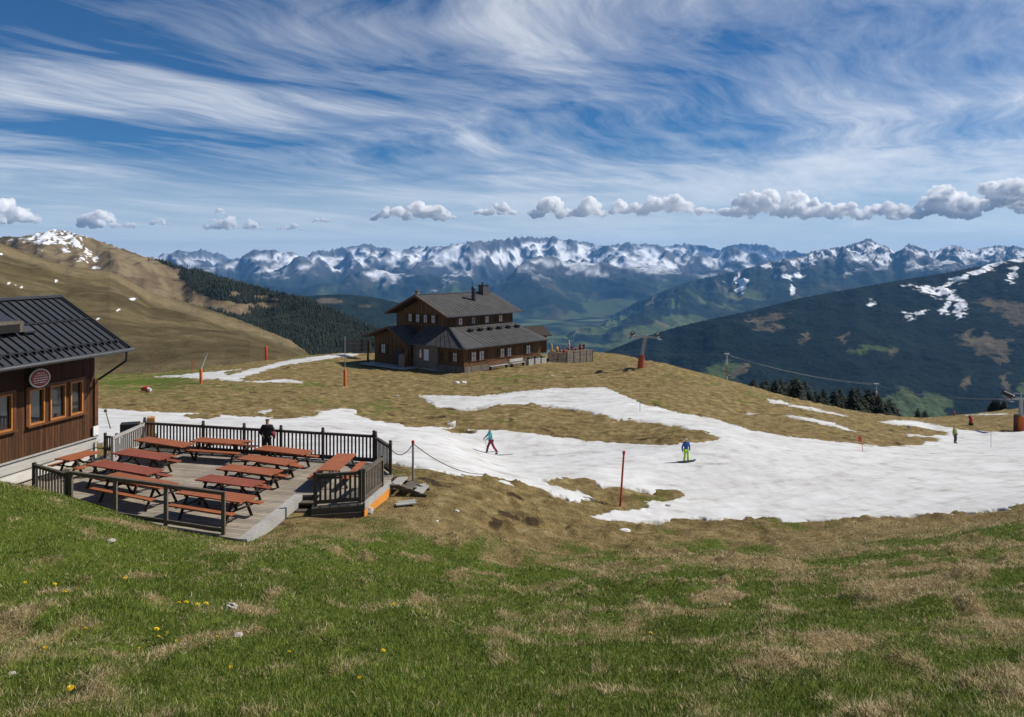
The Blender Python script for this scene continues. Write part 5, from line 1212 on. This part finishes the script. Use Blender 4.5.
# ---------------------------------------------------------------- stones, flowers, bits on the slopes
def rock(px,py,wpx,label,mat=M_STONE,flat=.6,seed=0):
    g=G(px,py,6); r=wpx/F*g.y/2*.82; m=bmesh.new(); bmesh.ops.create_icosphere(m,subdivisions=3,radius=r)
    for v in m.verts:
        n=v.co.normalized(); v.co*=1+.15*math.sin(n.x*3.1+seed)*math.cos(n.y*3.7+seed*2)+.12*math.sin(n.z*9+n.x*7+seed)+.05*math.sin(n.y*23+n.x*19)
    me=bpy.data.meshes.new('rock'); m.to_mesh(me); m.free(); me.materials.append(mat)
    o=bpy.data.objects.new('rock',me); COL.objects.link(o); o.location=(g.x,g.y,g.z+r*flat*.35); o.scale=(1,.9,flat); o.rotation_euler.z=seed; tag(o,label,'rock',group='pale rocks on the slopes')
M_STONEL=plain('light_stone',(.42,.38,.33),.9,0,.3,14)
for a in ((231,614,15,'largest pale rock in the foreground grass',M_STONEL,.75,1),(111,541,11,'flat white rock on the green bank below the terrace',M_STONEL,.35,2),(77,575,8,'small pale rock in the green grass at the left',M_STONEL,.4,3),(125,603,11,'greyish flat rock left of the largest one',M_STONE,.35,4),(238,640,13,'low tan rock below the largest one',M_STONEL,.3,5),(12,679,9,'small tan stone near the lower left corner',M_STONEL,.5,6),(625,531,14,'flat white slab near the lower edge of the snow',M_WHITE,.25,7),(437,521,4,'whitish pebble on the brown bank right of the terrace',M_WHITE,.5,8),(457,512,6,'white stone by the bare earth right of the terrace',M_WHITE,.5,9),(457,383.5,7,'pale flat boulder with dark side in front of the lodge',M_WHITE,.45,10),(464,383.5,7,'second flat boulder to the right in front of the lodge',M_WHITE,.45,11),(397,397,5,'dark rock in the brown meadow left of the upper snow tip',M_STONE,.5,12),(909,428.5,5,'dark rock with white fleck between the right snow tongues',M_STONE,.7,13),(668,471+36,7,'dark wet stone in the lower snow edge',M_STONE,.3,14)): rock(*a[:4],a[4],a[5],a[6])
# red and white bundle on the far meadow
g=G(146,392.5); t=thing('rolled_mat','red and white rolled safety mat lying on the far meadow','mat',g,R(-15)); t.scale=(.62,.62,.62)
MB().tube((-.4,0,.35),(.3,.1,.4),.38,.36,12).build('red_roll',M_REDP,t); MB().tube((.3,.1,.28),(1.0,-.1,.2),.28,.2,12).build('white_roll',M_WHITE,t); MB().tube((-.75,0,.25),(-.4,0,.3),.25,.3,10).build('dark_end',M_BOOT,t)
M_YEL=plain('dandelion_yellow',(.80,.56,.01),.7,0,.1); M_STEM=plain('flower_stem',(.08,.12,.03),.8)
def dandelion(label):
    t=thing('dandelion',label,'flower',(0,0,0),0,'yellow dandelions in the foreground grass')
    MB().tube((0,0,0),(.01,0,.15),.004,.003,5).build('stem',M_STEM,t)
    m=MB()
    for ring,(r,z,n) in enumerate(((.034,.150,14),(.024,.158,11),(.013,.165,7))):
        for k in range(n):
            a=2*math.pi*(k+.5*ring)/n; c,s=math.cos(a),math.sin(a); w_=.007
            m.add([(.01+c*.004-s*.003,s*.004+c*.003,z-.012),(.01+c*.004+s*.003,s*.004-c*.003,z-.012),(.01+c*r+s*w_,s*r-c*w_,z),(.01+c*r*1.1,s*r*1.1,z-.002),(.01+c*r-s*w_,s*r+c*w_,z)],[(0,1,2,3,4)])
    m.build('flower_head',M_YEL,t); return t
FL=[(26,583,'in the patch of grass at the far left, upper of two'),(52,590,'second from the left in the upper row'),(62,604.5,'below the flat grey rock at the left'),(87,637,'standing alone in deep green grass, left'),(50,660,'bright one above the straw patch at the lower left'),(71,696,'lowest and nearest one at the bottom left'),(153,631,'larger one in the middle cluster'),(157,635,'lower one touching the larger middle one'),(169,634,'just right of the middle cluster'),(179,639.5,'right of the pair left of the low tan rock'),(197,611,'left in the small group by the largest rock'),(203,613,'right in the small group by the largest rock'),(178,615,'left of the group beside the largest rock'),(220,643,'close to the low tan rock'),(233,671,'alone below the low tan rock'),(124,578,'high up above the largest rock, at left'),(183,610,'faint one above the middle cluster'),(289,658,'small one at the right of the low tan rock'),(363,691,'alone at the bottom, right of the others'),(395,608,'farthest right of the left half'),(381,654,'small pale one near the picture middle'),(649,645,'single one right of the picture middle'),(106,593,'dim one between the grey rock and the upper row'),(142,640,'left edge of the middle cluster')]
fp=None
for k,(px,py,lb) in enumerate(FL):
    g=G(px,py+4,6); lab='yellow dandelion '+lb
    if fp is None: fp=dandelion(lab); o=fp; o.location=g
    else: o=copy_thing(fp,g,k*1.3,lab)
    s=.8 if g.y<12 else 1.0
    if k in (4,5,6,3): s*=1.3
    o.scale=(s,s,s*1.1); o.rotation_euler.x=R(18)
# ---------------------------------------------------------------- cumulus clouds over the far range
M_CLOUD,t_,b_=nt('cloud_vapour'); t_.nodes.remove(b_)
vs_=t_.nodes.new('ShaderNodeVolumeScatter'); vs_.inputs['Color'].default_value=(1,1,1,1); vs_.inputs['Anisotropy'].default_value=0
gp_=t_.nodes.new('ShaderNodeNewGeometry').outputs['Position']; mp_=t_.nodes.new('ShaderNodeMapping'); mp_.inputs['Scale'].default_value=(.001,.001,.0013); t_.links.new(gp_,mp_.inputs[0])
nz_=noise(t_,3.2,6,.62,mp_.outputs[0])
t_.links.new(math_(t_,'MULTIPLY',math_(t_,'MAXIMUM',math_(t_,'SUBTRACT',nz_,.37),0.0),.11),vs_.inputs['Density'])
t_.links.new(vs_.outputs[0],t_.nodes['Material Output'].inputs['Volume'])
def cloud(px,pbase,wpx,hpx,label,Y=30000,seed=0):
    rn=np.random.default_rng(seed+50); S=Y/F; W=wpx*S; Hh=hpx*S
    m=bmesh.new(); n=int(14+wpx*.75)
    ks=rn.uniform(-.8,.8,3); hs_=rn.uniform(.55,1,3); ws=rn.uniform(.22,.5,3)
    def prof(u): return max(.16,max(h_*max(0,1-((u-c_)/w_)**2) for c_,h_,w_ in zip(ks,hs_,ws)))*(1-abs(u)**4)
    for k in range(n):
        u=rn.uniform(-1,1); pr=prof(u); r=Hh*rn.uniform(.10,.24)*(.55+.6*pr)
        z=(rn.random()**.6)*max(0,pr*Hh*1.05-r)
        b=bmesh.ops.create_icosphere(m,subdivisions=2,radius=r)
        o=Vector((u*(W/2-r*.5),rn.uniform(-1,1)*Hh*.7*(.3+pr),z+r*.25))
        for v in b['verts']:
            q=Vector((v.co.x*1.45,v.co.y*1.3,v.co.z*.9))+o; q.z=max(q.z,-Hh*.04+.03*Hh*math.sin(q.x/Hh*4)); v.co=q
    me=bpy.data.meshes.new('cloud'); m.to_mesh(me); m.free(); me.materials.append(M_CLOUD)
    ob=bpy.data.objects.new('cloud',me); COL.objects.link(ob); ob.location=P(px,pbase,Y)
    rm=ob.modifiers.new('remesh','REMESH'); rm.mode='VOXEL'; rm.voxel_size=max(Hh/30,S*.7); rm.use_smooth_shade=True
    for sc,st in ((.6,.40),(.25,.30),(.10,.18)):
        tx=bpy.data.textures.new('billow','CLOUDS'); tx.noise_scale=Hh*sc; tx.noise_depth=4
        d=ob.modifiers.new('billow','DISPLACE'); d.texture=tx; d.strength=Hh*st; d.mid_level=.45; d.texture_coords='GLOBAL'
    tag(ob,label,'cloud',group='small cumulus clouds above the horizon'); return ob
for k,a in enumerate([(10,221,52,24,'grey white cumulus cut by the left edge above the brown hill'),(108,226,62,15,'long low cumulus just right of the brown hill top'),(160,224,24,8,'small round cumulus left of the low flat pair',),(218,213,14,6,'tiny cloud puff floating above the far left range'),(232,228,58,13,'flat cumulus over the left snowy range'),(290,229,30,8,'faint small cumulus right of the flat left one'),(322,222,22,6,'thin wisp like cumulus left of the one above the lodge'),(413,218,84,19,'broad cumulus above the lodge roof'),(494,213,44,15,'small humped cumulus just right of the one above the lodge'),(568,215,74,22,'rounded cumulus above the highest middle peaks'),(629,213,46,14,'little cumulus between the rounded one and the long bank'),(684,212,88,20,'left lump of the long cumulus bank over the valley'),(770,214,108,28,'tallest lump of the long cumulus bank'),(860,216,120,22,'right tail of the long cumulus bank'),(943,214,70,30,'leaning cumulus tower before the right edge'),(1000,206,90,28,'big bright cumulus cut by the right edge')]):
    cloud(*a[:5],seed=k*7+3)
# ---------------------------------------------------------------- camera, light, sky, air
cam=bpy.data.cameras.new('camera'); co=bpy.data.objects.new('camera',cam); COL.objects.link(co)
co.location=(0,0,0); co.rotation_euler=(R(90),0,0)
cam.sensor_width=36; cam.lens=36*F/1024; cam.shift_y=-(358.5-HZ)/1024; cam.clip_start=.1; cam.clip_end=200000
SC.camera=co
SUN_EL=45; SUN_AZ=15      # azimuth measured from +X towards +Y
sd_=Vector((math.cos(R(SUN_EL))*math.cos(R(SUN_AZ)),math.cos(R(SUN_EL))*math.sin(R(SUN_AZ)),math.sin(R(SUN_EL))))
sl=bpy.data.lights.new('sun','SUN'); sl.energy=4.3; sl.angle=R(.53); sl.color=(1,.94,.85)
so=bpy.data.objects.new('sun',sl); COL.objects.link(so); so.rotation_euler=sd_.to_track_quat('Z','Y').to_euler()
w=bpy.data.worlds.new('World'); SC.world=w; w.use_nodes=True; t=w.node_tree
bg=t.nodes['Background']; bg.inputs['Strength'].default_value=.075
sk=t.nodes.new('ShaderNodeTexSky'); sk.sky_type='NISHITA'; sk.sun_disc=False
sk.sun_elevation=R(SUN_EL); sk.sun_rotation=R(90-SUN_AZ); sk.altitude=1900; sk.air_density=1.0; sk.dust_density=.3; sk.ozone_density=2.0
# high thin cirrus: noise on a plane far above, so it foreshortens towards the horizon
g=t.nodes.new('ShaderNodeTexCoord').outputs['Generated']
sx=t.nodes.new('ShaderNodeSeparateXYZ'); t.links.new(g,sx.inputs[0])
zz=math_(t,'MAXIMUM',math_(t,'ADD',sx.outputs[2],.035),.02)
ux=math_(t,'DIVIDE',sx.outputs[0],zz); uy=math_(t,'DIVIDE',sx.outputs[1],zz)
def comb(x,y):
    c=t.nodes.new('ShaderNodeCombineXYZ')
    for i,v in enumerate((x,y)):
        if isinstance(v,(int,float)): c.inputs[i].default_value=v
        else: t.links.new(v,c.inputs[i])
    return c.outputs[0]
def rotp(ang):
    ca_,sa_=math.cos(R(ang)),math.sin(R(ang))
    return (math_(t,'ADD',math_(t,'MULTIPLY',ux,ca_),math_(t,'MULTIPLY',uy,sa_)), math_(t,'SUBTRACT',math_(t,'MULTIPLY',uy,ca_),math_(t,'MULTIPLY',ux,sa_)))
wv=t.nodes.new('ShaderNodeTexNoise'); wv.inputs['Scale'].default_value=.33; wv.inputs['Detail'].default_value=3
t.links.new(comb(ux,uy),wv.inputs['Vector'])
wo=t.nodes.new('ShaderNodeSeparateXYZ'); t.links.new(wv.outputs['Color'],wo.inputs[0])
def streak(ang,sx_,sy_,warp,sc,det=7,ro=.62,off=0):
    a,b=rotp(ang)
    a=math_(t,'MULTIPLY_ADD',a,sx_,off); b=math_(t,'MULTIPLY_ADD',b,sy_,off*.7)
    a=math_(t,'MULTIPLY_ADD',wo.outputs[0],warp,a); b=math_(t,'MULTIPLY_ADD',wo.outputs[1],warp,b)
    return noise(t,sc,det,ro,comb(a,b))
s1=streak(52,.20,.62,2.2,1.0,8,.60,off=3.1); s2=streak(74,.30,1.05,1.7,1.25,8,.62,off=8.3); s3=noise(t,.26,4,.5,comb(math_(t,'ADD',ux,4.3),uy))
fin=streak(60,.9,4.2,5.0,1.6,7,.68,off=1.0)
d=math_(t,'ADD',math_(t,'MULTIPLY',s1,.95),math_(t,'MULTIPLY',s2,.55)); d=math_(t,'ADD',d,math_(t,'MULTIPLY',s3,.85)); d=math_(t,'ADD',d,math_(t,'MULTIPLY',fin,.30))
lf=math_(t,'MULTIPLY',math_(t,'SUBTRACT',math_(t,'MULTIPLY',sx.outputs[2],1.0),math_(t,'MULTIPLY',sx.outputs[0],.30)),.44)
d=math_(t,'SUBTRACT',d,math_(t,'MAXIMUM',lf,0.0))
cl=ramp(t,math_(t,'MULTIPLY',d,.5),[(.545,(0,0,0)),(.63,(.24,)*3),(.70,(.55,)*3),(.80,(.88,)*3)])
lowf=ramp(t,sx.outputs[2],[(.0,(.2,)*3),(.15,(1,)*3)])
cf=math_(t,'MULTIPLY',cl,lowf)
skc=mix(t,1.0,sk.outputs[0],(.23,.52,.78),'MULTIPLY')
c=mix(t,cf,skc,(11.6,11.7,11.8))
veil=ramp(t,sx.outputs[2],[(.0,(.8,)*3),(.05,(.40,)*3),(.13,(0,)*3)])
c=mix(t,veil,c,(11.0,11.3,11.4))
t.links.new(c,bg.inputs['Color'])
# air
hz_=MB().box((0,18500,-65),(100000,45000,2130))
m,t,b=nt('haze'); t.nodes.remove(b)
pv=t.nodes.new('ShaderNodeVolumePrincipled'); pv.inputs['Color'].default_value=(.19,.50,1,1); pv.inputs['Density'].default_value=2.1e-5; pv.inputs['Anisotropy'].default_value=.1
t.links.new(pv.outputs[0],t.nodes['Material Output'].inputs['Volume'])
ho=hz_.build('haze',m); tag(ho,kind='stuff')

vs=SC.view_settings; vs.view_transform='Standard'; vs.look='None'; vs.exposure=.26; vs.gamma=1; vs.use_curve_mapping=False
SC.cycles.use_denoising=True; SC.cycles.max_bounces=160; SC.cycles.diffuse_bounces=2; SC.cycles.glossy_bounces=2; SC.cycles.transmission_bounces=4; SC.cycles.volume_bounces=160; SC.cycles.transparent_max_bounces=6
SC.cycles.use_adaptive_sampling=True; SC.cycles.adaptive_threshold=.02; SC.cycles.caustics_reflective=False; SC.cycles.caustics_refractive=False
